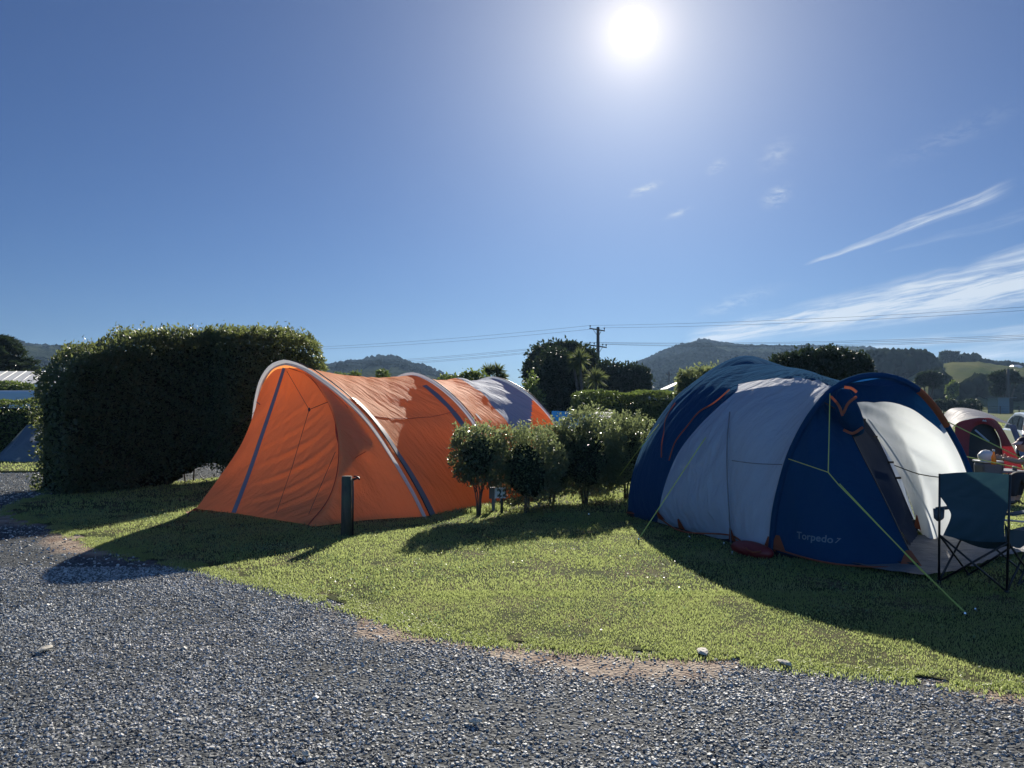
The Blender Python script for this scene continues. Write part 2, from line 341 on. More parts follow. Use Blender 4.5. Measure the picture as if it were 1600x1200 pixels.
# ---------------------------------------------------------------- ground
m_field = M('field_grass', (.075, .105, .03), rough=.9, spec=.05, var=[(.05, (.12, .12, .045), .4, .65), (.6, (.05, .085, .02), .4, .7)], bump=[(3, .5, .1)])
m_lawnbase = M('lawn_soil', (.075, .085, .035), rough=.95, spec=.05, var=[(2.0, (.15, .125, .07), .42, .62), (14, (.03, .05, .012), .4, .7)], bump=[(60, .6, .02)])
def gravel_material():
    m = bpy.data.materials.new('gravel_bed'); m.use_nodes = True; t = m.node_tree; b = t.nodes['Principled BSDF']; b.inputs['Roughness'].default_value = .8; b.inputs['Specular IOR Level'].default_value = .1
    co = t.nodes.new('ShaderNodeTexCoord')
    v = t.nodes.new('ShaderNodeTexVoronoi'); v.inputs['Scale'].default_value = 42; t.links.new(co.outputs['Object'], v.inputs[0])
    cr = t.nodes.new('ShaderNodeValToRGB'); cr.color_ramp.elements[0].color = (.025, .03, .034, 1); cr.color_ramp.elements[1].color = (.13, .14, .145, 1)
    sx = t.nodes.new('ShaderNodeSeparateXYZ'); t.links.new(v.outputs['Color'], sx.inputs[0]); t.links.new(sx.outputs[0], cr.inputs[0])
    n = t.nodes.new('ShaderNodeTexNoise'); n.inputs['Scale'].default_value = .9; n.inputs['Detail'].default_value = 5; t.links.new(co.outputs['Object'], n.inputs[0])
    mr = t.nodes.new('ShaderNodeMapRange'); mr.inputs[1].default_value = .35; mr.inputs[2].default_value = .7; mr.inputs[3].default_value = .75; mr.inputs[4].default_value = 1.25; t.links.new(n.outputs[0], mr.inputs[0])
    hs = t.nodes.new('ShaderNodeHueSaturation'); t.links.new(cr.outputs[0], hs.inputs['Color']); t.links.new(mr.outputs[0], hs.inputs['Value'])
    at_ = t.nodes.new('ShaderNodeAttribute'); at_.attribute_name = 'dirt'
    n2 = t.nodes.new('ShaderNodeTexNoise'); n2.inputs['Scale'].default_value = 5; n2.inputs['Detail'].default_value = 6; t.links.new(co.outputs['Object'], n2.inputs[0])
    dc = t.nodes.new('ShaderNodeValToRGB'); dc.color_ramp.elements[0].position = .35; dc.color_ramp.elements[1].position = .65; dc.color_ramp.elements[0].color = (.20, .13, .09, 1); dc.color_ramp.elements[1].color = (.37, .30, .23, 1); t.links.new(n2.outputs[0], dc.inputs[0])
    mx = t.nodes.new('ShaderNodeMix'); mx.data_type = 'RGBA'; t.links.new(at_.outputs['Fac'], mx.inputs[0]); t.links.new(hs.outputs[0], mx.inputs[6]); t.links.new(dc.outputs[0], mx.inputs[7]); t.links.new(mx.outputs[2], b.inputs['Base Color'])
    bp = t.nodes.new('ShaderNodeBump'); bp.inputs['Strength'].default_value = 1; bp.inputs['Distance'].default_value = .012; bp.invert = True; t.links.new(v.outputs['Distance'], bp.inputs['Height'])
    bp2 = t.nodes.new('ShaderNodeBump'); bp2.inputs['Strength'].default_value = .6; bp2.inputs['Distance'].default_value = .02; t.links.new(n2.outputs[0], bp2.inputs['Height']); t.links.new(bp.outputs[0], bp2.inputs['Normal']); t.links.new(bp2.outputs[0], b.inputs['Normal'])
    return m
def sheet(name, xs, ys, zf, mat, kind='structure'):
    Xg, Yg = np.meshgrid(xs, ys, indexing='ij'); Zg = zf(Xg, Yg)
    o = mk(name, np.stack([Xg, Yg, Zg], -1).reshape(-1, 3), grid_faces(len(xs), len(ys))[:, ::-1].copy(), mat)
    if kind: o['kind'] = kind
    return o, Xg, Yg
mk('ground', [(-2400, -60, -.03), (2400, -60, -.03), (2400, 1850, -.03), (-2400, 1850, -.03)], [(0, 1, 2, 3)], m_field)['kind'] = 'structure'
gx = np.r_[np.linspace(-40, -10, 40, endpoint=False), np.linspace(-10, 8, 260), np.linspace(8.5, 30, 30)]; gy = np.r_[np.linspace(-12, 2.5, 30, endpoint=False), np.linspace(2.5, 9, 170), np.linspace(9.2, 22.5, 70)]
def dirtmap(x, y):
    d = edge_dist(x, y, FRONT[:-4]); n = fbm(x*1.1+3, y*1.1); m = np.clip((.47-d+(n-.5)*1.2)/.25, 0, 1)
    px = 800+FPX*x/np.maximum(y, .5)
    return m*np.clip((n-.30)*5, 0, 1)*np.where((px > 560) | (px < 190), 1, .25)
g, GX, GY = sheet('gravel_drive', gx, gy, lambda x, y: (fbm(x*.5, y*.5)-.5)*.006-.003, gravel_material())
zg = lambda x, y: (fbm(x*.5, y*.5)-.5)*.006-.003
a_ = g.data.attributes.new('dirt', 'FLOAT', 'POINT'); a_.data.foreach_set('value', dirtmap(GX, GY).astype(np.float32).ravel())
# lawn: one raised slab of turf with an irregular front edge
from mathutils.geometry import delaunay_2d_cdt
nb0 = len(LAWN); gxx, gyy = np.meshgrid(np.arange(-9, 80, 1.5), np.arange(3, 70, 1.5)); gxx, gyy = gxx.ravel(), gyy.ravel(); kk = inpoly(gxx, gyy, LAWN) & (edge_dist(gxx, gyy, LAWN, True) > .3)
pts = [Vector(p) for p in LAWN]+[Vector((x, y)) for x, y in zip(gxx[kk], gyy[kk])]
cv, ce, cf, _, _, _ = delaunay_2d_cdt(pts, [(i, (i+1) % nb0) for i in range(nb0)], [], 1, 1e-6)
lawn = mk('lawn', [(p.x, p.y, .006) for p in cv], [tuple(f) for f in cf], m_lawnbase, smooth=False); lawn['kind'] = 'structure'
ZL = .005
# ---------------------------------------------------------------- crushed stone
m_stone = M('crushed_stone', (.32, .328, .312), rough=.6, spec=.3, isl=.8, var=[(.7, (.42, .40, .36), .45, .72), (2.3, (.21, .22, .22), .5, .75)])
def stones(name, n, y0, y1, s0, s1, pdirt=.85):
    y = np.sqrt(rng.random(n)*(y1*y1-y0*y0)+y0*y0); x = (rng.random(n)*2-1)*(y*.68+1.2)
    k = ~inpoly(x, y, LAWN); k &= ~((x < -2) & (y > 22)); x, y = x[k], y[k]
    k = rng.random(len(x)) > dirtmap(x, y)*pdirt; x, y = x[k], y[k]; n = len(x)
    ed = edge_dist(x, y, FRONT)+(fbm(x*.6, y*.6+8, 2)-.5)*.5; rut = np.exp(-((ed-1.0)/.28)**2)+np.exp(-((ed-2.35)/.3)**2); k = rng.random(n) > rut*.3; x, y = x[k], y[k]; n = len(x)
    cl = fbm(x*1.7, y*1.7, 3); k = rng.random(n) < np.clip(.7+1.4*(cl-.4), .45, 1); x, y = x[k], y[k]; n = len(x)
    s = s0+(s1-s0)*rng.random(n)**2.2; base = np.array([(-1,-1,-1),(1,-1,-1),(1,1,-1),(-1,1,-1),(-1,-1,1),(1,-1,1),(1,1,1),(-1,1,1)], float)
    V = base[None]*(.55+.5*rng.random((n, 8, 3)))*s[:, None, None]*np.array([1, .78, .55])[None, None]
    V[:, 4:, :2] *= (.45+.4*rng.random((n, 1, 1)))
    a = rng.random(n)*6.283; t = (rng.random(n)-.5)*1.3; ca, sa, ct, st = np.cos(a), np.sin(a), np.cos(t), np.sin(t)
    vx = V[..., 0]*ct[:, None]+V[..., 2]*st[:, None]; vz = -V[..., 0]*st[:, None]+V[..., 2]*ct[:, None]; vy = V[..., 1]
    P = np.stack([vx*ca[:, None]-vy*sa[:, None]+x[:, None], vx*sa[:, None]+vy*ca[:, None]+y[:, None], vz+zg(x, y)[:, None]+s[:, None]*.25*rng.random((n, 1))], -1)
    F = np.array([(0,3,2,1),(4,5,6,7),(0,1,5,4),(1,2,6,5),(2,3,7,6),(3,0,4,7)])[None]+(np.arange(n)*8)[:, None, None]
    return P.reshape(-1, 3), F.reshape(-1, 4)
P1, F1 = stones('', 310000, 3.1, 7.6, .0040, .0135); P2, F2 = stones('', 90000, 7.2, 21.5, .008, .021)
P3, F3 = stones('', 900, 3.1, 8.5, .014, .024)
o = mk('gravel', np.r_[P1, P2, P3], np.r_[F1, F2+len(P1), F3+len(P1)+len(P2)], m_stone, smooth=False); tag(o, 'crushed blue grey stone covering the driveway', 'gravel', kind='stuff')
# ---------------------------------------------------------------- grass blades
m_blade = M('grass_blade', (.20, .26, .08), rough=.45, spec=.4, isl=.65, trans=.5, tcol=(.48, .56, .20), var=[(1.6, (.30, .27, .14), .42, .66), (.7, (.13, .20, .07), .48, .7)])
KEEP_OUT = []
def blades(n, y0, y1, h0, h1, w, region=None, xr=None, lean=.5, z=ZL):
    y = np.sqrt(rng.random(n)*(y1*y1-y0*y0)+y0*y0); x = (rng.random(n)*2-1)*(y*.69+1.0)
    if xr: x = xr[0]+(xr[1]-xr[0])*rng.random(n)
    k = inpoly(x, y, region if region is not None else LAWN)
    for q in KEEP_OUT: k &= ~inpoly(x, y, q)
    x, y = x[k], y[k]
    d = fbm(x*2.2+4, y*2.2, 4); k = rng.random(len(x)) < np.clip(.40+2.6*(d-.30), .2, 1); x, y, d = x[k], y[k], d[k]
    ed = edge_dist(x, y, FRONT); k = rng.random(len(x)) < np.clip(.10+(ed+(d-.5)*.5)/.30, .08, 1); x, y, d = x[k], y[k], d[k]
    return blade_mesh(x, y, z, h0+(h1-h0)*rng.random(len(x))*(.4+1.3*np.clip(d, 0, 1)), w, lean)
def blade_mesh(x, y, z, h, w, lean):
    n = len(x); a = rng.random(n)*6.283; l = lean*(.3+rng.random(n))*h; w = w*(.6+.8*rng.random(n)); b = rng.random(n)*6.283
    dx, dy = np.cos(a), np.sin(a); wx, wy = np.cos(b)*w/2, np.sin(b)*w/2; z = np.broadcast_to(z, x.shape)
    V = np.stack([np.stack([x-wx, y-wy, z-.01], -1), np.stack([x+wx, y+wy, z-.01], -1),
                  np.stack([x+dx*l*.35-wx*.8, y+dy*l*.35-wy*.8, z+h*.55], -1), np.stack([x+dx*l*.35+wx*.8, y+dy*l*.35+wy*.8, z+h*.55], -1),
                  np.stack([x+dx*l, y+dy*l, z+h*(1-.25*lean)], -1)], 1)
    F = np.array([(0,1,3),(0,3,2),(2,3,4)])[None]+(np.arange(n)*5)[:, None, None]
    return V.reshape(-1, 3), F.reshape(-1, 3)
def join(parts):
    V = []; F = []; k = 0
    for v, f in parts: V.append(v); F.append(f+k); k += len(v)
    return np.concatenate(V), np.concatenate(F)
LEFTSTRIP = [(-40, 17.7), (-11.2, 17.7), (-9.8, 18.6), (-9.2, 21.6), (-2.5, 22.3), (-2.5, 31), (-40, 31)]
b_ = [(x, y, .034) for x, y in LEFTSTRIP]
mk('verge', b_+[(x, y, -.04) for x, y in LEFTSTRIP], [tuple(range(7))]+[(i, i+7, (i+1) % 7+7, (i+1) % 7) for i in range(7)], m_lawnbase, smooth=False)['kind'] = 'structure'
def edge_blades(n):
    i = rng.integers(0, len(FR)-1, n); t = rng.random((n, 1)); p = FR[i]*(1-t)+FR[i+1]*t + rng.normal(0, .075, (n, 2)); k = (p[:, 1] < 17) & (np.abs(p[:, 0]) < p[:, 1]*.69+1)
    p = p[k]; d = fbm(p[:, 0]*4, p[:, 1]*4, 3); p = p[d > .36]
    return blade_mesh(p[:, 0], p[:, 1], .0, 0.010+.028*rng.random(len(p)), .0055, .9)
V, F = join([blades(230000, 3.8, 6.6, .009, .024, .0050), blades(260000, 6.4, 11.2, .011, .030, .0075), blades(180000, 11, 20, .02, .045, .013),
             blades(60000, 17.6, 28, .03, .06, .02, LEFTSTRIP, z=.034), blades(60000, 20, 60, .04, .07, .035), edge_blades(60000)])
tag(mk('grass', V, F, m_blade, smooth=False), 'short green grass growing over the lawn', 'grass', kind='stuff')

# ---------------------------------------------------------------- hills
def hill(name, ridge, Yr, Y0, mat, rough=1.0, z0=-2, nu=200, nv=40, back=1.6, pw=1.0):
    """ridge: (px,py) of the skyline; the slope falls toward Y0"""
    px = np.linspace(ridge[0][0], ridge[-1][0], nu); py = np.interp(px, [r[0] for r in ridge], [r[1] for r in ridge]); V = np.zeros((nu, nv, 3))
    for i in range(nu):
        t = np.linspace(0, 1, nv-8); q = at(px[i], py[i], Yr); zr = q.z
        yy = Y0+(Yr-Y0)*t; xx = (px[i]-800)/FPX*yy
        s = 1-(1-t)**1.6 if pw == 1.0 else t**pw; zz = z0+(zr-z0)*s
        V[i, :nv-8] = np.stack([xx, yy, zz], 1)
        t2 = np.linspace(1.02, back, 8); yy = Yr*t2; V[i, nv-8:] = np.stack([(px[i]-800)/FPX*Yr*t2, yy, zr-(t2-1)*zr*1.4], 1)
    amp = (Yr-Y0)*.012*rough; n = (fbm(V[..., 0]/Yr*26, V[..., 1]/Yr*26, 5)-.5)*2
    w = np.clip(np.r_[np.linspace(0, 1, nv-8)*(1-np.linspace(0, 1, nv-8))*4, np.zeros(8)], 0, 1)
    V[..., 2] += n*amp*w[None]+(fbm(V[..., 0]/Yr*160, V[..., 1]/Yr*160, 3)-.5)*Yr*.0035*rough
    o = mk(name, V.reshape(-1, 3), grid_faces(nu, nv), mat); o['kind'] = 'structure'; return V
m_hillforest = M('hill_bush', (.028, .038, .02), rough=1, spec=0, var=[(.02, (.045, .055, .028), .45, .6), (.15, (.02, .03, .014), .45, .65)], bump=[(.25, 1, 3)])
m_hillgreen = M('hill_pasture', (.085, .10, .05), rough=.95, spec=0, var=[(.03, (.16, .16, .07), .4, .6), (.12, (.06, .09, .03), .5, .7)], bump=[(.2, .6, 1)])
m_farleaf = M('far_tree_foliage', (.018, .026, .014), rough=1, spec=0, isl=.3)
RIDGE_B = [(930,590),(980,578),(1000,571),(1040,556),(1070,547),(1090,541),(1103,540),(1125,543),(1160,546),(1200,547),(1235,549),(1265,546),(1290,547),(1330,549),(1360,551),(1400,556),(1480,575),(1600,600),(1750,615)]
RIDGE_L = [(-300,520),(-100,525),(0,540),(25,543),(60,549),(85,549),(100,547),(140,552),(200,565),(300,580),(420,585),(500,578),(525,574),(560,569),(590,565),(620,567),(650,577),(690,589),(720,596),(770,608),(830,618)]
RIDGE_G = [(1340,640),(1400,596),(1440,575),(1465,572),(1490,567),(1530,567),(1560,572),(1600,576),(1700,585),(1900,590)]
RIDGE_R = [(1430,585),(1458,560),(1490,558),(1540,563),(1580,570),(1650,572),(1900,580)]
HB = hill('hill', RIDGE_B, 1000, 330, m_hillforest); HL = hill('hill', RIDGE_L, 900, 250, m_hillforest, nu=260); HG = hill('hill', RIDGE_G, 330, 150, m_hillgreen, rough=.7, nu=140, z0=-1)
def blobs(C, S, squash=.8, SUB=1):
    """low rounded tree crowns as displaced octahedral balls"""
    bm = bmesh.new(); bmesh.ops.create_icosphere(bm, subdivisions=SUB, radius=1); b = np.array([v.co[:] for v in bm.verts]); f = np.array([[v.index for v in q.verts] for q in bm.faces]); bm.free()
    n = len(C); V = b[None]*(.7+.6*rng.random((n, len(b), 1)))*S[:, None, None]*np.array([1, 1, squash]); V = V+C[:, None]
    return V.reshape(-1, 3), (f[None]+(np.arange(n)*len(b))[:, None, None]).reshape(-1, 3)
def wood(name, H, n, s0, s1, label, cells=(0.0, 1.0), sel=None, zoff=.4, mat=None):
    nu, nv = H.shape[:2]; i = rng.random(n)*(nu-1.01); j = (cells[0]+(cells[1]-cells[0])*rng.random(n))*(nv-9.01); ii = i.astype(int); jj = j.astype(int); fi = (i-ii)[:, None]; fj = (j-jj)[:, None]
    P = (H[ii, jj]*(1-fi)+H[ii+1, jj]*fi)*(1-fj)+(H[ii, jj+1]*(1-fi)+H[ii+1, jj+1]*fi)*fj
    if sel is not None: k = sel(P); P = P[k]
    S = s0+(s1-s0)*rng.random(len(P))**2; P[:, 2] += S*zoff
    v, f = blobs(P, S, .8, 1) ; return tag(mk(name, v, f, mat or m_farleaf), label, 'forest', kind='stuff')
wood('hill_forest', HB, 30000, 1.2, 3.4, 'dark bush covering the long hill behind the blue tent', sel=lambda P: fbm(P[:, 0]*.02, P[:, 1]*.02, 3) > .36, zoff=.1)
wood('hill_forest', HL, 22000, 1.2, 3.2, 'dark bush covering the low hill on the left', sel=lambda P: fbm(P[:, 0]*.012+3, P[:, 1]*.012, 3) > .44, zoff=.1)
# the pine block and the gully woods on the green hill: (px, top py, base py, distance)
def wood_px(name, outline, Yd, depth, n, s0, s1, label, base=None):
    px = outline[0][0]+(outline[-1][0]-outline[0][0])*rng.random(n); top = np.interp(px, [q[0] for q in outline], [q[1] for q in outline]); bot = np.interp(px, [q[0] for q in outline], [q[2] for q in outline])
    S = s0+(s1-s0)*rng.random(n); yd = Yd+depth*rng.random(n); t = rng.random(n)**1.6
    C = []
    for i in range(n):
        a = at(px[i], top[i], yd[i]); b = at(px[i], bot[i], yd[i]); zt = a.z-S[i]*.8; C.append((a.x, yd[i], zt+(b.z-zt)*t[i]))
    v, f = blobs(np.array(C), S, 1.25); return tag(mk(name, v, f, m_farleaf), label, 'forest', kind='stuff')
wood_px('pine_forest', [(1345,556,640),(1362,551,640),(1380,549,640),(1400,550,640),(1430,549,640),(1448,551,640),(1458,560,600),(1464,570,590),(1470,590,610)], 250, 40, 2600, 1.0, 2.6, 'tall dark pine block standing on the hillside')
wood_px('gully_forest', [(1462,575,645),(1480,590,645),(1495,610,645),(1505,600,645),(1520,590,645),(1545,588,645),(1560,600,645),(1600,598,645),(1700,600,645)], 170, 20, 1700, .8, 1.9, 'shadowed wood filling the gully below the pasture')
wood_px('ridge_trees', [(1458,562,576),(1500,558,574),(1505,553,572),(1525,554,572),(1533,563,574),(1545,562,574),(1552,567,574),(1575,566,574),(1590,571,575),(1700,572,578)], 335, 14, 700, .9, 2.2, 'dark trees along the pasture skyline')

# ---------------------------------------------------------------- haze: one closed box of pale air round the whole scene
def haze(density):
    b = MB().box((0, 900, 61), (5200, 2100, 126)); m = bpy.data.materials.new('haze'); m.use_nodes = True; t = m.node_tree; t.nodes.clear()
    p = t.nodes.new('ShaderNodeVolumePrincipled'); p.inputs['Color'].default_value = (.42, .65, 1.0, 1); p.inputs['Density'].default_value = density; p.inputs['Anisotropy'].default_value = .3
    o = t.nodes.new('ShaderNodeOutputMaterial'); t.links.new(p.outputs[0], o.inputs['Volume'])
    ob = b.build('haze', m); tag(ob, 'thin blue haze in the air over the valley', 'haze', kind='stuff')
# ================================================================ the orange tunnel tent
def lift_(S, px, py, d, _c={}):
    """the surface point of patch S nearest this direction of view, and its normal"""
    G = S.reshape(-1, 3); PP = np.array([pix(g) for g in G]); i = np.argmin((PP[:, 0]-px)**2+(PP[:, 1]-py)**2); iu, iv = divmod(i, S.shape[1]); iu = min(max(iu, 1), S.shape[0]-2); iv = min(max(iv, 1), S.shape[1]-2)
    a = S[iu+1, iv]-S[iu-1, iv]; b = S[iu, iv+1]-S[iu, iv-1]; n = Vector(np.cross(a, b)).normalized(); p = Vector(S[iu, iv])
    if n.dot(EYEP-p) < 0: n = -n
    return p+n*d, n, Vector(b).normalized(), Vector(a).normalized()
def mirror_arm(right, L, R_):
    """right: 3D points from the right foot up to the apex, in one plane; the left arm mirrors them down to L"""
    R_ = np.array(R_); L = np.array(L); u = L-R_; ul = np.linalg.norm(u); u = u/ul; P = np.array(right)-R_; a = P@u; rest = P-a[:, None]*u; ua = a[-1]
    la = ul-(a[:-1])*(ul-ua)/ua
    return [R_+u*la[i]+rest[i] for i in range(len(P)-2, -1, -1)]
def hoop(R_, L, apex, px):
    R_, L, apex = Vector(R_), Vector(L), Vector(apex); n = (L-R_).cross(apex-R_).normalized()
    pts = [R_]+[onp(x, y, R_, n) for x, y in px]; arm = [np.array(p) for p in pts]
    return arm, mirror_arm(arm, L, R_), n
OR = thing('orange_tent', gr(600, 800), 'big orange tunnel tent with slate stripes and a white hooped porch', 'tent')
R1 = gr(664, 808); L1 = Vector((-4.55, 13.2, 0)); A1 = Vector((-3.66, 11.7, 2.26))
h1a, h1b, n1 = hoop(R1, L1, A1, [(648,775),(630,743),(610,710),(585,672),(560,642),(532,616),(505,595),(478,577),(458,569),(445,567)])
H1 = crv(h1a+[np.array(onp(x, y, R1, n1)) for x, y in ((425,575),(410,597),(402,628),(398,660))]+[np.array(L1+(A1-L1)*.12+Vector((-.08, 0, 0))), np.array(L1)], 49)
R2 = gr(783, 783); A2 = at(643, 586, 13.6); L2 = Vector((-3.5, 15.0, 0))
h2a, h2b, n2 = hoop(R2, L2, A2, [(774,745),(760,705),(742,665),(722,638),(700,616),(676,598),(655,588),(643,586)])
H2 = crv(h2a+h2b, 49)
R3 = Vector((1.1, 14.9, 0)); A3 = at(768, 591, 15.9); L3 = Vector((-2.05, 17.2, 0))
h3a, h3b, n3 = hoop(R3, L3, A3, [(884,700),(867,664),(847,638),(825,617),(799,601),(782,594),(768,591)])
H3 = crv(h3a+h3b, 49)
def loft(Ha, Hb, nv, sag_top, sag_side, t0=0, t1=48, fold=0.012, seed=0):
    S = np.zeros((t1-t0+1, nv, 3)); v = np.linspace(0, 1, nv); mid = (Ha[0]+Ha[-1]+Hb[0]+Hb[-1])/4
    for j, b in enumerate(v):
        P = Ha*(1-b)+Hb*b; C = (P[0]+P[-1])/2+np.array([0, 0, .45]); t = np.linspace(0, 1, 49); k = 4*b*(1-b); D = C-P; D /= np.linalg.norm(D, axis=1, keepdims=True)
        w = np.minimum(1, np.minimum(t, 1-t)*6); top = np.exp(-((t-.5)/.13)**2); amt = k*w*(sag_side*(1-top)+sag_top*top)
        fo = fold*np.sin((t*9+b*2.3+seed)*7+3*np.sin(b*5+t*4))*k*w+.018*(np.exp(-((np.mod(t*11+b*5*np.sign(t-.5)+seed*.3, 1)-.5)/.13)**2))*(.3+fbm(t*9+seed, np.full(49, b*3.0), 3))*w*min(1, b*4, (1-b)*4)
        S[:, j] = (P+D*(amt+fo)[:, None])[t0:t1+1]
    return S
SA = loft(H1, H2, 57, .10, .20); SB = loft(H2, H3, 27, .09, .17, seed=2)
patch('body_panel', SA, m_orange, OR)
def crease(x, a): q = np.mod(x, 1)-.5; return a*(np.exp(-(q/.10)**2)-.35*np.exp(-((q-.22)/.14)**2))
def refine(S, k):
    a = np.stack([crv(S[:, j], S.shape[0]*k) for j in range(S.shape[1])], 1); return np.stack([crv(a[i], S.shape[1]*k) for i in range(a.shape[0])], 0)
def split(S, mask, na, ma, nb_, mb_, par):
    nu, nv = S.shape[:2]; F = grid_faces(nu, nv); u = (F[:, 0]//nv)/(nu-1); v = (F[:, 0] % nv)/(nv-1); k = mask(u, v)
    for nm, mt, kk in ((na, ma, k), (nb_, mb_, ~k)):
        f = F[kk]; ids = np.unique(f); mp = np.zeros(nu*nv, int); mp[ids] = np.arange(len(ids)); mk(nm, S.reshape(-1, 3)[ids], mp[f], mt, par)
hm = (H2+H3)/2; oo = hm-(hm[0]+hm[-1])/2; oo /= np.linalg.norm(oo, axis=1, keepdims=True); tt = np.linspace(0, 1, 49)
SB = SB + oo[:, None]*(.07*np.exp(-((np.arange(27)-14)/2.6)**2))[None, :, None]*(np.clip((tt-.28)*9, 0, 1)*np.clip((.8-tt)*5, 0, 1))[:, None, None]
nb = 14                                    # the rear bay: orange as far as a seam, then slate
patch('body_panel', SB[:, :nb], m_orange, OR); 
SG = SB[:, nb-1:].copy(); split(refine(SG, 3), lambda u, v: u > .12+.19*v, 'slate_panel', m_grey_end, 'corner_panel', m_orange, OR)
# rear wall, closing the tunnel
TIPB = Vector((1.1, 17.3, 0)); S = coons(H3[:25], H3[:23:-1], nu=20, nv=14, puff=.45, pdir=(.4, .9, 0)); patch('rear_wall', S, m_orange, OR)
# a valance that nearly touches the grass, with the red floor behind it
def skirt(pts, h, name, mat, par, inset=0):
    P = crv(pts, 40); U = P.copy(); U[:, 2] += h*(.8+.5*fbm(P[:, 0]*5, P[:, 1]*5, 3)); return patch(name, np.stack([P, U], 1), mat, par)
# sleeves along the hoops, their poles outside
c1 = np.array([-.45, -.65, .35])
def outward(H): C = (H[0]+H[-1])/2; o = H-C; return o
for H, w, nm in ((H1, .085, 1), (H2, .07, 2), (H3, .05, 3)):
    nn = {1: n1, 2: n2, 3: n3}[nm]; nn = -nn if nn.y > 0 else nn; patch('pole_sleeve', rib(H+outward(H)/np.linalg.norm(outward(H), axis=1, keepdims=True)*.012, w, np.array(nn)+(np.array([0,0,0]) if nm == 1 else np.array([.35, 0, .2])), .02), m_white_sleeve, OR)
    P = H+outward(H)/np.linalg.norm(outward(H), axis=1, keepdims=True)*.035; off = np.array([.05, .05, 0]) if nm == 1 else np.array([.03, .04, 0])
    MB().tube(P+off, .009, 6).build('pole', m_pole, OR, True)
# foot ends of the front hoop pole
MB().tube([H1[0], gr(667, 813)], .012, 6).build('pole_foot', m_silver_pole, OR, True)
# slate stripe bands beside the first two hoops
for Sx, j0, j1, i0, i1 in ((SA, 3.2, 6.4, 0, 17), (SA, 49.2, 51.6, 0, 20)):
    B = np.stack([[np.array([np.interp(j, np.arange(Sx.shape[1]), Sx[i, :, k]) for k in range(3)]) for j in (j0+(.0 if Sx is SA else 0), (j0+j1)/2, j1)] for i in range(i0, i1)])
    N = B[:, 1]-np.array([(H1[0]+H1[-1])/2]); N /= np.linalg.norm(N, axis=1, keepdims=True); B = B+N[:, None]*.02
    patch('slate_stripe', B, m_stripe, OR)
# seam lines across the bays
for i, a, b in ((13, 4, 54), (33, 4, 54)):
    MB().tube(SA[i, a:b]+np.array([0, -.006, .006]), .005, 5).build('seam', m_orange_dark, OR, True)
# front awning
T0 = gr(306, 795, .03); T1 = gr(366, 802, .02); T2 = gr(497, 822, .02); T2b = gr(482, 820, .02)
P400 = onp(400, 640, R1, n1); top = onp(445, 575, R1, n1)
left = [P400, at(392, 662, 11.75), at(378, 692, 11.75), at(362, 718, 11.75), at(338, 752, 11.75), T0]
stripe = [top, at(430, 622, 11.66), at(412, 675, 11.55), at(389, 742, 11.4), T1]
arc = [onp(452, 575, R1, n1), at(480, 586, 11.4), at(503, 612, 11.25), at(521, 648, 11.05), at(529, 690, 10.8), at(527, 738, 10.6), at(512, 782, 10.4), T2b]
hoopA = [P400, onp(404, 618, R1, n1), onp(415, 594, R1, n1), onp(430, 578, R1, n1), top]
def crease(x, a): q = np.mod(x, 1)-.5; return a*(np.exp(-(q/.10)**2)-.35*np.exp(-((q-.22)/.14)**2))
def folds(a, f, ph, sl): return lambda u, v: a*np.sin((u*f+v*sl+ph)*6.283)*np.clip(np.sin((u*2.3+v*1.7+ph)*3.1), 0, 1)
S1 = coons(left, stripe, hoopA, [T0, T1], 36, 16, wr=folds(.02, 3, .2, .6)); patch('porch_panel', S1, m_orange, OR)
S2 = coons(stripe, arc, [top, arc[0]], [T1, T2b], 88, 60, wr=lambda u, v: crease(u*9.0+v*3.0+.35*np.sin(v*4+u*3), .055)*np.clip((u-.2)*2.2, 0, 1)*np.clip(v*1.6, .15, 1)*(.35+fbm(u*5, v*4+1, 3))); door = patch('porch_door', S2, m_orange, OR)
h1low = [np.array(p) for p in H1[:23][::-1]]
S3 = coons(arc, h1low+[np.array(R1)], [arc[0], h1low[0]], [T2b, T2, gr(580, 812, .02), R1], 44, 30, wr=folds(.022, 4, .1, -2)); patch('porch_panel', S3, m_orange, OR)
hl = [np.array(p) for p in H1[36:]]
S4 = coons(left, [P400]+hl[2:], None, [T0, Vector((-4.9, 12.6, .02)), L1], 24, 14); patch('porch_panel', S4, m_orange, OR)
patch('slate_stripe', rib(crv(stripe, 30), np.linspace(.055, .075, 30), (-.3, -1, .2), .018), m_stripe, OR)
MB().tube(crv(arc, 40)+np.array([0, -.012, 0]), .007, 5).build('zip', m_orange_dark, OR, True)
# dark flap added close behind the porch cloth, cut to a shadow's shape
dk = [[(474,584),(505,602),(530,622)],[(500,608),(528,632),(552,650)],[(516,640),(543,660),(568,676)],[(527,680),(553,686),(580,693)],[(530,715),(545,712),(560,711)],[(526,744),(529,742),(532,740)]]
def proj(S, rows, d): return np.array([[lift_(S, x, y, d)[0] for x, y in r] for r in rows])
DK = refine(proj(S3, dk, -.03), 4); patch('shade_flap', DK, m_orange_dark, OR)
MB().tube(crv(proj(S3, [[(505,600),(545,640),(580,693),(555,718),(530,745)]], -.005)[0], 24), .005, 5).build('seam', m_orange_dark, OR, True)  # dark line along the edge of the added shade flap
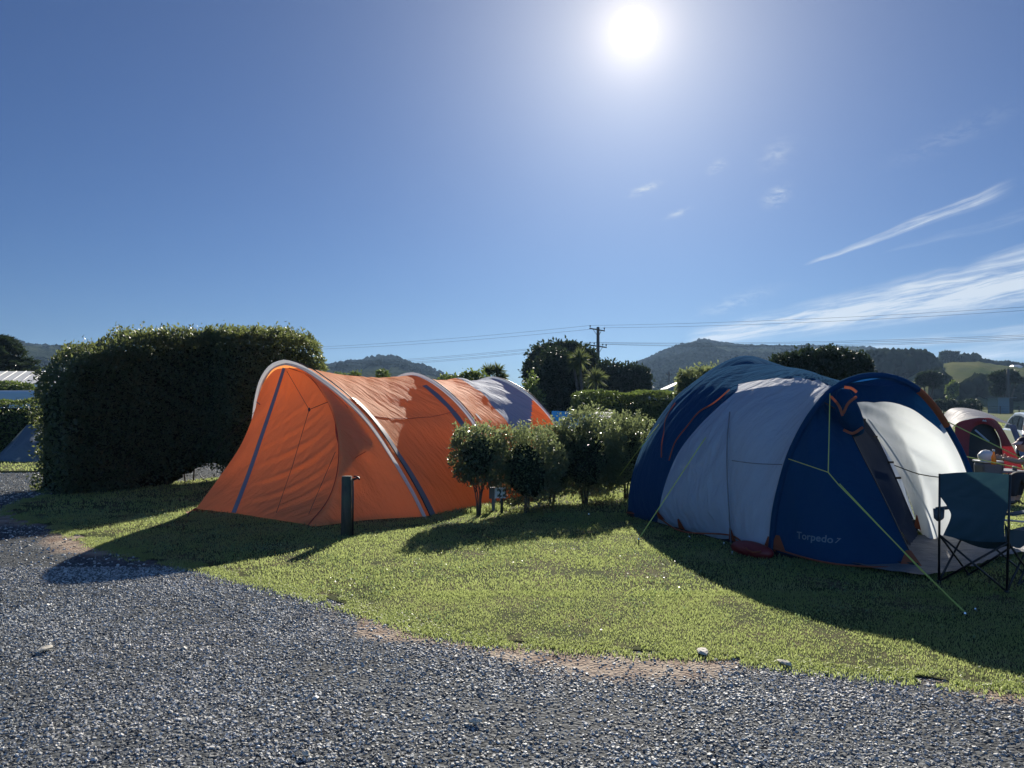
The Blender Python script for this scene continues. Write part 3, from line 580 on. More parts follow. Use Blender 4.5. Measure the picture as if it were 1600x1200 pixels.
# ties and guy lines
for pts in ([at(548, 651, 11.2), at(562, 645, 11.0)], [at(580, 693, 11.1), at(598, 688, 10.9)], [at(401, 628, 11.9), at(406, 632, 11.6)]): MB().tube(pts, .007, 5).build('tie', m_pole, OR)
YJ = at(483, 640, 11.0); lines = [[onp(447, 578, R1, n1), YJ], [at(515, 627, 11.1), YJ], [YJ, at(457, 728, 10.6), gr(428, 812)], [at(524, 706, 10.7), at(500, 762, 10.3), gr(476, 818)], [onp(402, 640, R1, n1), at(360, 678, 11.9), gr(302, 745)]]
for l in lines: MB().tube(l, .004, 4).build('guy_line', m_line_dark, OR)
MB().ell(YJ, (.018, .012, .03)).build('line_runner', m_pole, OR, True); MB().tube([T0, gr(298, 800), gr(288, 803)], .018, 6).build('peg_strap', m_orange_dark, OR)
for a, b in (((296, 800), (292, 810)),): MB().tube([gr(*a, z=.06), gr(*b)], .01, 5).build('peg', m_pole, OR)
# red floor edge, low under the side wall
fl = [gr(500, 822), gr(580, 812), gr(660, 800), gr(720, 790), gr(776, 781), Vector((1.2, 14.8, 0))]
P = crv(fl, 50); U = P+np.array([0, .03, .075]); U[:, 2] += .03*fbm(P[:, 0]*6, P[:, 1]*6, 3); patch('floor_edge', np.stack([P, U], 1), m_red_floor, OR)
# maker's mark on the far bay: a dark oval
q = np.array([np.interp(6, np.arange(27), SB[17, :, k]) for k in range(3)]); q2 = Vector(at(744, 653, 13.4))
p, n, tv, tu = lift_(SB[:, :nb], 747, 655, .012); x = n.cross(Vector((0, 0, 1))).normalized(); z = x.cross(n)
MB().add([p+(x*-math.cos(t)*.05+z*math.sin(t)*.085) for t in np.linspace(0, 6.283, 20, endpoint=False)], [tuple(range(20))]).build('badge', m_stripe, OR)

# ================================================================ the blue and grey dome tent
BL = thing('dome_tent', gr(1200, 860), 'navy and pale grey dome tent with an open hooped porch and lime guy lines', 'tent')
LF = gr(1206, 868); RF = Vector((5.65, 9.2, 0)); AV = at(1362, 588, 8.5); nv_ = (RF-LF).cross(AV-LF).normalized()
hv = [(1207,850),(1212,800),(1222,755),(1235,712),(1255,670),(1278,635),(1305,607),(1335,593),(1362,588),(1395,591),(1430,607),(1460,638),(1487,680),(1508,722),(1524,775)]
HV = crv([LF]+[onp(x, y, LF, nv_) for x, y in hv]+[RF], 61); iA = int(np.argmax(HV[:, 2]))
F0 = gr(981, 806); FB = gr(1145, 850); AP = at(1180, 568, 10.5)
ax = (F0-LF).normalized(); cr_ = (RF-LF).normalized(); AXC = (Vector((AP.x, AP.y, 0)))
def mir(p):                                # mirror across the tent's long axis
    c = (LF+RF)/2; n = Vector((-ax.y, ax.x, 0)); n = n if n.dot(cr_) > 0 else -n; d = (Vector(p)-c).dot(n); return Vector(p)-n*2*d
SIL = [F0, at(984,760,11.0), at(1000,705,11.15), at(1030,652,11.25), at(1064,612,11.2), at(1110,582,11.0), at(1150,571,10.7), AP]
JN = at(1148, 614, 9.35)
SBs = [FB, at(1142,800,8.72), at(1139,745,8.78), at(1139,690,8.86), at(1143,645,9.05), JN]
JA = [JN, at(1155,597,9.75), at(1166,580,10.15), AP]
N1F = gr(1027, 818); N1 = [JN, at(1120,638,9.45), at(1090,668,9.58), at(1062,704,9.68), at(1043,745,9.78), at(1031,788,9.9), N1F]
RIDGE = [AP, at(1215,571,10.2), at(1255,578,9.7), at(1290,590,9.1), Vector(HV[iA-5])]
hvL = [HV[i] for i in range(0, iA-6, 2)]+[HV[iA-5]]
S = coons(SIL[::-1], JA[::-1]+N1[1:], [AP, AP], [F0, gr(1002, 812), N1F], 44, 22, puff=.10, pdir=(-1, -.4, .3), wr=lambda u, v: .022*np.sin((v*6+u*1.2)*6.283)*np.exp(-((u-.42)/.2)**2)); NAVY = S
patch('navy_panel', S, m_navy, BL)
S = coons(N1, SBs[::-1], [JN, JN], [N1F, gr(1068, 830), FB], 36, 22, puff=.05, pdir=(-1, -.6, .2), wr=lambda u, v: .010*np.sin((u*5+v*3)*6.283)); G1 = S; patch('grey_panel', S, m_grey, BL)
topL = [JN, at(1185,606,9.15), at(1225,602,8.95), at(1270,602,8.75), Vector(HV[iA-7])]
armL = [HV[i] for i in range(0, iA-6, 2)]; armL[-1] = np.array(topL[-1])
S = coons(SBs, armL, [FB, gr(1176, 862), LF], topL, 40, 30, puff=.04, pdir=(-1, -.6, .2), wr=lambda u, v: .006*np.sin((u*4-v*3)*6.283)+.02*np.sin((v*7+u*3)*6.283)*np.clip(u-.85, 0, 1)*5); G2 = S; patch('grey_panel', S, m_grey, BL)
S = coons(JA, [topL[-1], HV[iA-5]], topL, RIDGE, 16, 30, puff=.05, pdir=(0, -.3, 1), wr=lambda u, v: .018*np.sin((v*5+u*6)*6.283)*np.clip(v*2-.2, 0, 1)); 
# the grey cloth of the roof laps up toward the ridge by the porch
iu = 5; patch('navy_panel', S[iu-1:], m_navy, BL); patch('grey_panel', S[:iu], m_grey, BL)
# far side: the mirror of the near one
FBm = gr(1437, 832); F0m = mir(F0); N1Fm = mir(N1F); JNm = at(1322, 618, 10.6)
SBm = [FBm, at(1419,775,9.6), at(1398,727,9.75), at(1371,684,9.95), at(1345,650,10.2), JNm]
armR = [HV[i] for i in range(60, iA+6, -2)]
topR = [JNm, at(1372, 617, 9.6), at(1415, 618, 9.1), Vector(armR[-1])]
S = coons(SBm, armR, [FBm, gr(1455, 842, .05), at(1490, 832, 9.3), RF], topR, 40, 40, puff=.01, pdir=(1, .4, 0), wr=lambda u, v: (.016*np.sin((u*5.5+v*2.2)*6.283)+crease(u*4.2+v*1.9+.3, .02))*np.clip(1.1-v, 0, 1)*np.clip(u*1.5, 0, 1)); G3 = S
patch('white_porch_wall', S, m_whitewall, BL)
patch('navy_panel', coons([JNm, Vector(AP)], [topR[-1], HV[iA+2]], topR, RIDGE[:-1]+[Vector(HV[iA-5]), Vector(HV[iA+2])], 12, 26, puff=.03, pdir=(0, 0, 1)), m_navy, BL)
patch('navy_panel', coons([AP, at(1260, 590, 12.0), F0m+Vector((0, 0, 1.1)), F0m], [AP, JNm, mir(at(1062,704,9.75)), N1Fm], None, None, 24, 12, puff=.1, pdir=(1, .3, .3)), m_navy, BL)
patch('grey_panel', coons([JNm, mir(at(1062,704,9.75)), N1Fm], [JNm, SBm[2], FBm], None, None, 24, 12, puff=.05, pdir=(1, .3, .3)), m_grey, BL)
patch('navy_panel', coons([Vector(p) for p in SIL[::-1]], [AP, at(1260, 590, 12.0), F0m+Vector((0, 0, 1.1)), F0m], None, None, 24, 16, puff=.35, pdir=(-.3, 1, .2)), m_navy, BL)
# inner wall across the middle of the tent
patch('inner_wall', coons([JN, Vector(SBs[3]), FB], [JNm, SBm[3], FBm], None, None, 20, 20, puff=.1, pdir=(0, -1, 0)), m_dkgrey, BL)
# front: near wing of the porch with the open door edge
TIP = gr(1436, 893); edge = [Vector(HV[iA-9]), at(1313, 645, 8.4), at(1327, 672, 8.2), at(1347, 712, 8.0), at(1374, 764, 7.8), at(1404, 826, 7.6), TIP]
S = coons([HV[i] for i in range(0, iA-8, 2)][:-1]+[edge[0]], edge[::-1], [LF+Vector((0, 0, .05)), gr(1300, 880, .04), TIP], None, 44, 34, puff=.05, pdir=(-.3, -1, .1), wr=lambda u, v: .010*np.sin((v*3+u*2)*6.283)); WING = S
patch('porch_wing', S, m_navy, BL)
MB().tube(crv(edge, 30), .008, 5).build('zip', m_black, BL, True)
# mesh door hanging open behind the wing
ed2 = [at(1322, 672, 8.6), at(1348, 715, 8.7), at(1372, 760, 8.8), at(1400, 815, 8.7), at(1432, 868, 8.3)]; ed1 = [at(1345, 665, 9.4), at(1372, 700, 9.3), at(1400, 752, 9.2), at(1420, 800, 9.1), gr(1436, 838, .03)]
patch('mesh_door', coons(ed2, ed1, nu=20, nv=12, puff=.06, pdir=(-.5, -.5, 0)), m_dkgrey, BL)
# navy hood cloth inside the hoop and the hoop's sleeve
oh = HV-np.array((LF+RF)/2); oh /= np.linalg.norm(oh, axis=1, keepdims=True)
seg = slice(iA-12, iA+16); wd = np.interp(np.arange(iA-12, iA+16), [iA-12, iA-6, iA, iA+6, iA+11, iA+15], [.05, .24, .30, .24, .15, .05])
inn = HV[seg]-oh[seg]*wd[:, None]+np.array([.03, .12, 0]); patch('hood', np.stack([HV[seg], (HV[seg]+inn)/2+np.array([0, .05, 0]), inn], 1), m_navy, BL)
mbs = MB().tube(HV+oh*.01, .035, 8); mbs.build('pole_sleeve', m_navy, BL, True)
mb = MB().tube([LF+Vector((0,0,-.02)), at(1207, 845, LF.y), at(1211, 783, LF.y+.03)], .012, 8); mb.build('pole', m_black, BL, True)
patch('orange_patch', rib(HV[iA+7:iA+15], .075, (-.35, -.93, 0), .045), m_rust, BL)
# rolled door tied under the hood, with its webbing
rl = [at(1317, 612, 8.25), at(1322, 634, 8.15), at(1330, 655, 8.15), at(1339, 676, 8.2)]; MB().tube(crv(rl, 12), [.07+.05*math.sin(i/11*3.0) for i in range(12)], 12).build('rolled_door', m_navy, BL, True)
for q in ([at(1319,605,8.0), at(1330,607,7.98), at(1338,613,7.97)], [at(1338,620,7.97), at(1325,630,7.97), at(1317,646,7.98)], [at(1298, 620, 8.1), at(1310, 634, 8.0), at(1316, 650, 7.98)], [at(1318,672,8.02), at(1332,677,7.98), at(1347,668,8.05)]):
    patch('webbing', rib(crv(q, 14), .03, (0, -1, .1), .01), m_rust, BL)
# orange zips of the window flap, piping and corner patches
z1 = [at(1056,632,9.9), at(1044,655,9.95), at(1037,690,9.95), at(1036,714,9.95)]; z2 = [at(1140,612,9.75), at(1112,634,9.75), at(1084,660,9.75), at(1062,686,9.75), at(1048,718,9.8)]
def on_surf(S, pts, d=.012): return np.array([lift_(S, *pix(p), d)[0] for p in pts])
for q in (z1, z2): q2 = on_surf(NAVY, crv(q, 16), .02); patch('zip_flap', rib(crv(list(q2[::3]), 24), .024, (-.9, -.5, .2), .012), m_rust, BL)
mbp = MB(); base = [F0+Vector((0,0,.05)), N1F+Vector((0,0,.09)), gr(1068, 830, .09), FB+Vector((0,0,.10)), gr(1176, 862, .09), LF+Vector((0,0,.08))]
mbp.tube(crv(base, 40)+np.array([-.02, -.01, 0]), .010, 5).build('piping', m_rust, BL, True)
front = [LF+Vector((0,0,.08)), gr(1300, 880, .08), TIP+Vector((0,0,.03))]; MB().tube(crv(front, 30)+np.array([0, -.02, 0]), .010, 5).build('piping', m_rust, BL, True)
sk = crv([F0, N1F, gr(1068, 830), FB, gr(1176, 862), LF, gr(1300, 880), gr(1370, 887), TIP], 60)+np.array([-.012, -.012, .0]); sk2 = sk+np.array([0, 0, .085]); patch('mud_flap', np.stack([sk, sk2], 1), m_black_strip, BL)
for c, w in (((1022, 803), .16), ((1067, 818), .15), ((1145, 835), .17), ((1203, 852), .16), ((1217, 852), .2), ((1421, 880), .2)):
    Sx = G1 if c[0] < 1130 else (G2 if c[0] < 1210 else WING)
    p, n, tv, tu = lift_(Sx, c[0], c[1], .022); x = n.cross(Vector((0, 0, 1))).normalized(); z = x.cross(n)*(-1); z = z if z.z > 0 else -z
    MB().add([p-x*w*.5-z*.05, p+x*w*.5-z*.05, p+x*w*.12+z*.10, p-x*w*.12+z*.10], [(0, 1, 2, 3)]).build('corner_patch', m_rust, BL)
p = at(1432, 806, 9.35); MB().add([at(1432,804,9.4), at(1452,822,9.4), at(1450,833,9.4), at(1428,824,9.4)], [(0,1,2,3)]).build('corner_patch', m_rust, BL)
# far pole with its clips, window outline seams
MB().tube(crv([np.array(p)+np.array([.05,-.06,.0]) for p in SBm[:-1]], 30), .010, 6).build('pole', m_black, BL, True)
for q in ((1347,658),(1366,684),(1387,726),(1400,748),(1425,812)): p = lift_(G3, *q, .04)[0]; MB().box(p, (.07, .03, .025), .3).build('clip', m_black, BL)
MB().tube(crv(list(on_surf(G3, [at(1398,728,9.6), at(1440,740,9.4), at(1495,746,9.2)], .02)), 14), .007, 5).build('strap', m_black, BL)
MB().tube(crv(list(on_surf(G2, [at(1144,720,8.8), at(1180,722,8.5), at(1222,728,8.2)], .012)), 10), .005, 5).build('seam', m_stripe, BL)
MB().tube(crv([np.array(p)+np.array([-.03,-.03,.01]) for p in SBs[:-1]], 30), .008, 5).build('seam', m_stripe, BL)
# guy lines
JL = at(1294, 738, 7.45); S3 = gr(1508, 958)
for l, r_, nm in (([at(1146, 623, 9.6), at(1096, 693, 9.15), gr(998, 842)], .006, 1), ([at(1042, 648, 10.9), at(1000, 700, 10.4), gr(946, 765+8), gr(920, 803)], .006, 1), ([Vector(HV[iA-8])+Vector((-.02,-.12,.02)), JL], .005, 1), ([at(1232, 717, 8.0), JL], .005, 1), ([JL, at(1310, 757, 7.35)], .005, 1), ([at(1310, 757, 7.35), at(1432, 882, 6.55), S3], .0055, 1), ([at(1312, 756, 7.37), at(1440, 892, 6.5), S3+Vector((.01, 0, 0))], .0045, 1), ([Vector(HV[iA+13]), at(1600, 718, 8.3), at(1790, 845, 7.6)], .006, 1), ([at(1508, 713, 9.2), at(1600, 733, 9.4), at(1790, 780, 9.9)], .006, 1)):
    MB().tube(l, r_, 5).build('guy_line', m_line, BL)
for q in ((998, 842), (920, 803), (1508, 958)): MB().tube([gr(*q, z=.07), gr(*q, z=-.05)], .009, 5).build('peg', m_silver_pole, BL)
for q, dx in (((1077, 838), 3), ((1131, 848), -1), ((1144, 862), 0), ((1524, 951), 2)): MB().tube([gr(q[0], q[1], z=.09), gr(q[0]+dx, q[1]+4)], .007, 5).build('peg', m_silver_pole, BL)
MB().ell(gr(1172, 862, .06)+Vector((.05, .1, 0)), (.30, .12, .09), Matrix.Rotation(-1.1, 3, 'Z')).build('floor_bulge', m_red_floor, BL, True)
# the lettering on the wing
def lettering(body, size, p, n, up, mat, name, par, extr=.001, shear=0, off=(0, 0), surf=None):
    cu = bpy.data.curves.new(name, 'FONT'); cu.body = body; cu.size = size; cu.extrude = extr; cu.shear = shear; cu.offset = size*.017; cu.space_character = 1.03
    tmp = bpy.data.objects.new(name+'_tmp', cu); COL.objects.link(tmp); dg = bpy.context.evaluated_depsgraph_get(); me = bpy.data.meshes.new_from_object(tmp.evaluated_get(dg)); bpy.data.objects.remove(tmp)
    x = up.cross(n).normalized(); u2 = n.cross(x).normalized(); mt = Matrix((x, u2, n)).transposed(); bmt = bmesh.new(); bmt.from_mesh(me); bmesh.ops.subdivide_edges(bmt, edges=[e for e in bmt.edges if e.calc_length() > size*.12], cuts=2); bmesh.ops.triangulate(bmt, faces=bmt.faces[:]); bmt.to_mesh(me); bmt.free()
    V = [mt @ (v.co+Vector((off[0], off[1], 0)))+p for v in me.vertices]
    if surf is not None:
        from mathutils.bvhtree import BVHTree
        nu, nv = surf.shape[:2]; T = BVHTree.FromPolygons([Vector(q) for q in surf.reshape(-1, 3)], [tuple(int(i) for i in f) for f in grid_faces(nu, nv)]); W_ = []
        for v in V: h = T.ray_cast(v+n*.2, -n)[0]; W_.append(h+n*.007 if h else v)
        V = W_
    F = [tuple(q.vertices) for q in me.polygons]; return mk(name, V, F, mat, par, False)
pa = lift_(WING, 1245, 840, .012); pb = lift_(WING, 1308, 846, .012); n = (pa[1]+pb[1]).normalized(); xd = (pb[0]-pa[0]).normalized(); n = (n-xd*n.dot(xd)).normalized(); up = n.cross(xd)
a3 = onp(1243, 841, pa[0]+n*.03, n); wid = (onp(1303, 846, pa[0]+n*.03, n)-a3).length
t = lettering('Torpedo', wid/3.86, a3, n, up, m_text, 'lettering', BL, surf=WING); 
lettering('7', wid/5.2, onp(1301.5, 848, pa[0]+n*.03, n), n, up, m_text, 'lettering', BL, shear=.35, surf=WING)
# the groundsheet under the porch
TS = thing('groundsheet', gr(1440, 870), 'creased grey groundsheet spread in front of the blue tent porch', 'tarp')
gsP = [gr(*q, z=.035) for q in ((1300, 874), (1350, 888), (1400, 895), (1445, 900), (1490, 896), (1530, 884), (1590, 866), (1660, 855))]; gsB = [gr(*q, z=.035) for q in ((1290, 850), (1350, 842), (1400, 840), (1432, 838), (1490, 836), (1530, 834), (1560, 838), (1600, 846))]
S = coons(gsP, gsB, nu=70, nv=30); S[..., 2] += .045*fbm(S[..., 0]*6, S[..., 1]*3+S[..., 0], 5)+.01*np.sin(S[..., 1]*30+S[..., 0]*9)*fbm(S[..., 0]*2, S[..., 1]*2, 2); patch('sheet', S, m_tarp, TS)
KO = [[(p[0], p[1]) for p in gsP]+[(p[0], p[1]) for p in gsB[::-1]]]
for nm, H in (('H1', H1), ('H2', H2), ('H3', H3), ('HV', HV)): print(nm, [tuple(round(float(c), 2) for c in H[i]) for i in range(0, len(H), 8)])
# ================================================================ planting
def leaves(P, N, size, asp=.5, spread=.9, droop=0.0):
    """one folded leaf at every point, turned loosely about its outward direction"""
    n = len(P); size = np.broadcast_to(np.asarray(size, dtype=float), (n,))*(.7+.6*rng.random(n)); D = N+rng.normal(0, spread, (n, 3)); D[:, 2] -= droop; D /= np.linalg.norm(D, axis=1, keepdims=True)+1e-9
    A = rng.normal(0, 1, (n, 3)); S = np.cross(D, A); S /= np.linalg.norm(S, axis=1, keepdims=True)+1e-9; U = np.cross(S, D); L = size[:, None]
    V = np.stack([P, P+D*L*.45+S*L*asp*.5+U*L*.08, P+D*L, P+D*L*.45-S*L*asp*.5+U*L*.08], 1)
    F = np.arange(n*4).reshape(n, 4); return V.reshape(-1, 3), F
def lobes_points(lobes, n, jitter=.12, inner=.25):
    """points on the outer skin of a set of ellipsoids (c, r), some of them deeper in"""
    ar = np.array([(r[0]*r[1]+r[1]*r[2]+r[0]*r[2]) for c, r in lobes]); k = rng.choice(len(lobes), n, p=ar/ar.sum()); C = np.array([c for c, r in lobes])[k]; Rr = np.array([r for c, r in lobes])[k]
    D = rng.normal(0, 1, (n, 3)); D /= np.linalg.norm(D, axis=1, keepdims=True); s = 1+rng.normal(0, jitter, n); ins = rng.random(n) < inner; s[ins] *= .45+.5*rng.random(ins.sum()); P = C+D*Rr*s[:, None]
    keep = np.ones(n, bool)
    for c, r in lobes: keep &= (((P-np.array(c))/(np.array(r)*.72))**2).sum(1) > 1
    keep |= ins
    return P[keep], D[keep]
m_leafA = leafmat('glossy_shrub_leaf', (.048, .080, .050), (.35, .42, .17), rough=.34, isl=.35, trans=.35)
m_leafH = leafmat('hedge_leaf', (.032, .055, .030), (.32, .38, .12), rough=.4, isl=.4, trans=.30)
m_leafD = leafmat('dark_evergreen_leaf', (.022, .036, .018), (.05, .08, .025), rough=.5, isl=.4, trans=.2)
m_leafL = leafmat('bright_hedge_leaf', (.07, .105, .03), (.20, .27, .06), rough=.4, isl=.4, trans=.35)
m_leafP = leafmat('sword_leaf', (.06, .085, .04), (.20, .24, .08), rough=.6, isl=.35, trans=.35)
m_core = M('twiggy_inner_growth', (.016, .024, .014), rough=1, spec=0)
m_red_leaf = leafmat('russet_leaf', (.16, .07, .04), (.30, .12, .06), isl=.3)
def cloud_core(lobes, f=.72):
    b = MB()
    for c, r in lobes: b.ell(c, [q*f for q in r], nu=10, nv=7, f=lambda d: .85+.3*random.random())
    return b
def stems(b, base, top, n, r, spread, rad0=.03):
    for i in range(n):
        a = i*6.283/n+random.random(); q0 = Vector(base)+Vector((math.cos(a), math.sin(a), 0))*rad0*random.random(); q2 = Vector(top)+Vector((math.cos(a)*spread, math.sin(a)*spread, random.uniform(-.05, .1))); m = q0.lerp(q2, .45)+Vector((random.uniform(-1, 1), random.uniform(-1, 1), 0))*spread*.15
        m = Vector((q0.x*.75+m.x*.25, q0.y*.75+m.y*.25, m.z)); b.tube(crv([q0, m, q2], 7), [r*(1-.08*k) for k in range(7)], 6)
    return b
def shrub(base, h, z0, rx, ry, n, label, leaf=.035, nl=9, group=None, name='shrub', mat=None, nst=4, sprigs=26, top_flat=.9, cat='shrub', core=.50, inner=.25, sr=.014):
    t = thing(name, base, label, cat, group); b = Vector(base); lob = []; hh = (h-z0)/2; c = b+Vector((0, 0, z0+hh)); lob.append((c, (rx*.80, ry*.80, hh*.86)))
    for i in range(nl):
        a = random.random()*6.283; e = random.uniform(-.8, .85); k = random.uniform(.26, .46); rr = math.sqrt(max(.05, 1-abs(e)**3.4))*random.uniform(.85, 1.12)
        lob.append((c+Vector((math.cos(a)*rx*.66*rr, math.sin(a)*ry*.66*rr, e*hh*.76)), (rx*k, ry*k, hh*k*top_flat)))
    P, N = lobes_points(lob, n, .09, inner)
    for i in range(sprigs):
        a = random.random()*6.283; rr = math.sqrt(random.random())*.85; q = np.array(c+Vector((math.cos(a)*rx*rr, math.sin(a)*ry*rr, hh*.86*math.sqrt(max(0, 1-rr*rr*.85))))); m = 12; s = np.linspace(0, .13*(.6+random.random()*.8), m)
        P = np.r_[P, q+np.stack([rng.normal(0, .006, m)+s*random.uniform(-.3, .3), rng.normal(0, .006, m), s], 1)]; N = np.r_[N, np.stack([rng.normal(0, .6, m), rng.normal(0, .6, m), np.full(m, .8)], 1)]
    k = P[:, 2] > b.z+z0*.8; P, N = P[k], N[k]; hb = fbm(P[:, 0]*7+20, P[:, 2]*7+P[:, 1]*5, 3); k = rng.random(len(P)) < np.clip(.55+(hb-.34)*5, .35, 1); P, N = P[k], N[k]; k = (P[:, 2] > b.z+.26) | (rng.random(len(P)) < .25); P, N = P[k], N[k]
    V, F = leaves(P, N, leaf*(.95+.6*rng.random(len(P)))); o = mk('foliage', V, F, mat or m_leafA, t, False)
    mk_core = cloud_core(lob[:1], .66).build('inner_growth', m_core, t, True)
    
    for i in range(nst):
        a = i*6.283/nst+random.random()*.8; bb = MB(); q0 = b+Vector((math.cos(a), math.sin(a), 0))*.03; q2 = b+Vector((math.cos(a)*rx*.5, math.sin(a)*ry*.5, max(z0, .2)+hh*.7)); m = q0.lerp(q2, .45); m = Vector((q0.x*.7+m.x*.3+random.uniform(-.03, .03), q0.y*.7+m.y*.3, m.z)); ln = crv([q0, m, q2], 8)
        bb.tube(ln, [sr*(1-.09*k) for k in range(8)], 6)
        for k in (3, 5): bb.tube([ln[k], ln[k]+np.array([math.cos(a+1.2)*.08, math.sin(a+1.2)*.08, .14]), ln[k]+np.array([math.cos(a+1.2)*.12, math.sin(a+1.2)*.12, .26])], [sr*.6, sr*.45, sr*.3], 5)
        bb.build('stem', m_bark, t, True)
    return t
# clover and dry flecks low in the turf
n = 60000; y = np.sqrt(rng.random(n)*(11.5**2-3.8**2)+3.8**2); x = (rng.random(n)*2-1)*(y*.69+1); cl = fbm(x*1.4+40, y*1.4, 4); k = inpoly(x, y, LAWN) & (rng.random(n) < np.clip((cl-.46)*7, .03, 1)) & (edge_dist(x, y, FRONT) > .08); x, y = x[k], y[k]; n = len(x)
V, F = leaves(np.stack([x, y, ZL+.008+.016*rng.random(n)], 1), np.tile([0, 0, .9], (n, 1))+rng.normal(0, .8, (n, 3)), .017, .9, .3)
tag(mk('clover', V, F, leafmat('clover_leaf', (.16, .23, .11), (.32, .42, .16), rough=.35, isl=.4), smooth=False), 'small clover leaves spread low through the lawn', 'clover', kind='stuff')
# ---- the shrub row between the tents
GS = 'shrubs in the row between the two tents'
def top_at(px, py, Yd): return at(px, py, Yd).z
b1 = gr(748, 806); shrub(b1, top_at(745, 662, b1.y), .42, .47, .45, 12000, 'small rounded shrub clipped to a ball on thin bare stems, left end of the row', leaf=.04, group=GS, nst=6, core=.5, inner=.35, sprigs=22, sr=.012)
b2 = gr(822, 802); shrub(b2, top_at(822, 660, b2.y), -.06, .56, .46, 17000, 'bushy shrub right of the number 22 sign, leafy almost to the ground', leaf=.036, group=GS)
b3 = gr(862, 800)+Vector((.05, .9, 0)); shrub(b3, top_at(860, 662, b3.y), -.05, .62, .45, 12000, 'lower shrub in the middle of the row, tucked behind its neighbours', leaf=.038, group=GS)
b4 = gr(914, 787); shrub(b4, top_at(912, 634, b4.y), -.02, .74, .55, 23000, 'tallest shrub of the row, with a forked bare foot in sunlit grass', leaf=.038, group=GS, sprigs=40, nl=12, nst=3, sr=.022)
b5 = gr(978, 780); shrub(b5, top_at(985, 641, b5.y), -.02, .64, .52, 19000, 'shrub at the right end of the row beside the blue tent', leaf=.038, group=GS, sprigs=34, nst=3, sr=.02)
# long grass round the feet of the shrubs
def tuft(c, n, r, h, label, name='grass_tuft'):
    a = rng.random(n)*6.283; rr = np.sqrt(rng.random(n))*r; V, F = blade_mesh(c[0]+np.cos(a)*rr, c[1]+np.sin(a)*rr*.7, ZL-.01, h*(.4+.8*rng.random(n)), .008, .7); return tag(mk(name, V, F, m_blade, smooth=False), label, 'grass tuft', 'uncut grass tufts')
tuft(gr(744, 803), 260, .20, .13, 'uncut pale grass tuft round the foot of the ball shaped shrub'); tuft(gr(772, 797), 300, .22, .14, 'uncut grass tuft at the foot of the number 22 sign'); tuft(gr(922, 780), 500, .45, .10, 'sunlit uncut grass tuft under the tallest shrub')
tuft(gr(958, 776), 420, .35, .10, 'sunlit uncut grass tuft between the two right hand shrubs'); tuft(gr(830, 800), 200, .3, .09, 'uncut grass tuft under the bushy shrub by the sign'); tuft(gr(541, 836), 160, .16, .06, 'short grass tuft round the foot of the wooden post')

# ---- the tall hedge on the left
HG_ = thing('tall_hedge', (-6.3, 14, 0), 'tall dark clipped hedge left of the orange tent, sunlit only along its top', 'hedge')
HA = gr(96, 775); HB_ = gr(300, 758); HC = Vector((-4.55, 16.2, 0)); HD = Vector((-4.25, 17.2, 0))
hl = crv([HA, HB_, Vector((-5.4, 14.9, 0)), HC, HD], 60); TH = 1.7
def hedge_top(s): return .16*(fbm(np.asarray(s)*13+2, np.asarray(s)*0+3.3, 3)-.45)+np.interp(s, [0, .06, .16, .24, .3, .8, .93, 1], [2.05, 2.52, 2.72, 2.90, 2.98, 3.08, 2.92, 2.25])
bk = np.array([-.70, .71, 0.0])
def hedge_pts(n, inset=0.0):
    s = rng.random(n); kind = rng.random(n); i = s*59; P = np.stack([np.interp(i, np.arange(60), hl[:, k]) for k in range(3)], 1); H = hedge_top(s); t = rng.random(n)
    fr = kind < .60; tp = (kind >= .60) & (kind < .82); en = (kind >= .82) & (kind < .93); ba = kind >= .93
    z = np.where(fr | ba | en, t*H, H); d = np.where(fr, 0, np.where(tp, t*TH, np.where(ba, TH, rng.random(n)*TH)))
    z = z-np.where(tp, .5*np.clip(np.abs(d/TH-.5)*2-.55, 0, 1)**2*1.6, 0)
    e2 = en & (rng.random(n) < .5); P[en & ~e2] = hl[0]; P[e2] = hl[-1]; z[en & ~e2] = (t*hedge_top(0.02))[en & ~e2]; z[e2] = (t*hedge_top(1.))[e2]
    P = P+bk*d[:, None]; P[:, 2] = z; N = np.zeros((n, 3)); N[fr] = -bk; N[tp] = (0, 0, 1); N[ba] = bk; N[en & ~e2] = (-.7, -.7, 0); N[e2] = (.7, .7, 0)
    bulge = (fbm(P[:, 0]*1.5+P[:, 2]*1.3+30, P[:, 2]*1.7+P[:, 1]*1.2+30, 4)-.5)*.75; P = P+N*(bulge-inset)[:, None]+np.array(N)*rng.normal(0, .07, n)[:, None]
    return P, N, s
P, N, s = hedge_pts(76000); 
pxs = np.array([pix(p) for p in P[:, :3]])
hole = (((pxs[:, 0]-318)/46)**2+((pxs[:, 1]-737)/15)**2 < 1)
hole |= (((pxs[:, 0]-238)/26)**2+((pxs[:, 1]-752)/6)**2 < 1)&(rng.random(len(P)) < .8)
# below knee height the hedge thins out to bare stems near its right end
sel = ~((P[:, 2] < .34) & (s > .36) & (s < .70) & (rng.random(len(P)) < .97)); sel &= ~((P[:, 2] < .20) & (s > .22) & (s < .40) & (rng.random(len(P)) < .8)); P, N, s = P[sel], N[sel], s[sel]
spr = []
for i in range(260):
    q = random.random(); j = q*59; p = np.array([np.interp(j, np.arange(60), hl[:, k]) for k in range(3)])+bk*random.random()*TH*.8; p[2] = hedge_top(q)-.03; L = random.uniform(.05, .22)*(2.0 if .17 < q < .25 and random.random() < .4 else 1); m = 16; z = np.linspace(0, L, m); spr.append(p+np.stack([rng.normal(0, .01, m), rng.normal(0, .01, m), z], 1))
spr = np.concatenate(spr); P = np.r_[P, spr]; N = np.r_[N, np.tile([0, 0, .7], (len(spr), 1))]
V, F = leaves(P, N, .066, .55); mk('foliage', V, F, m_leafH, HG_, False)
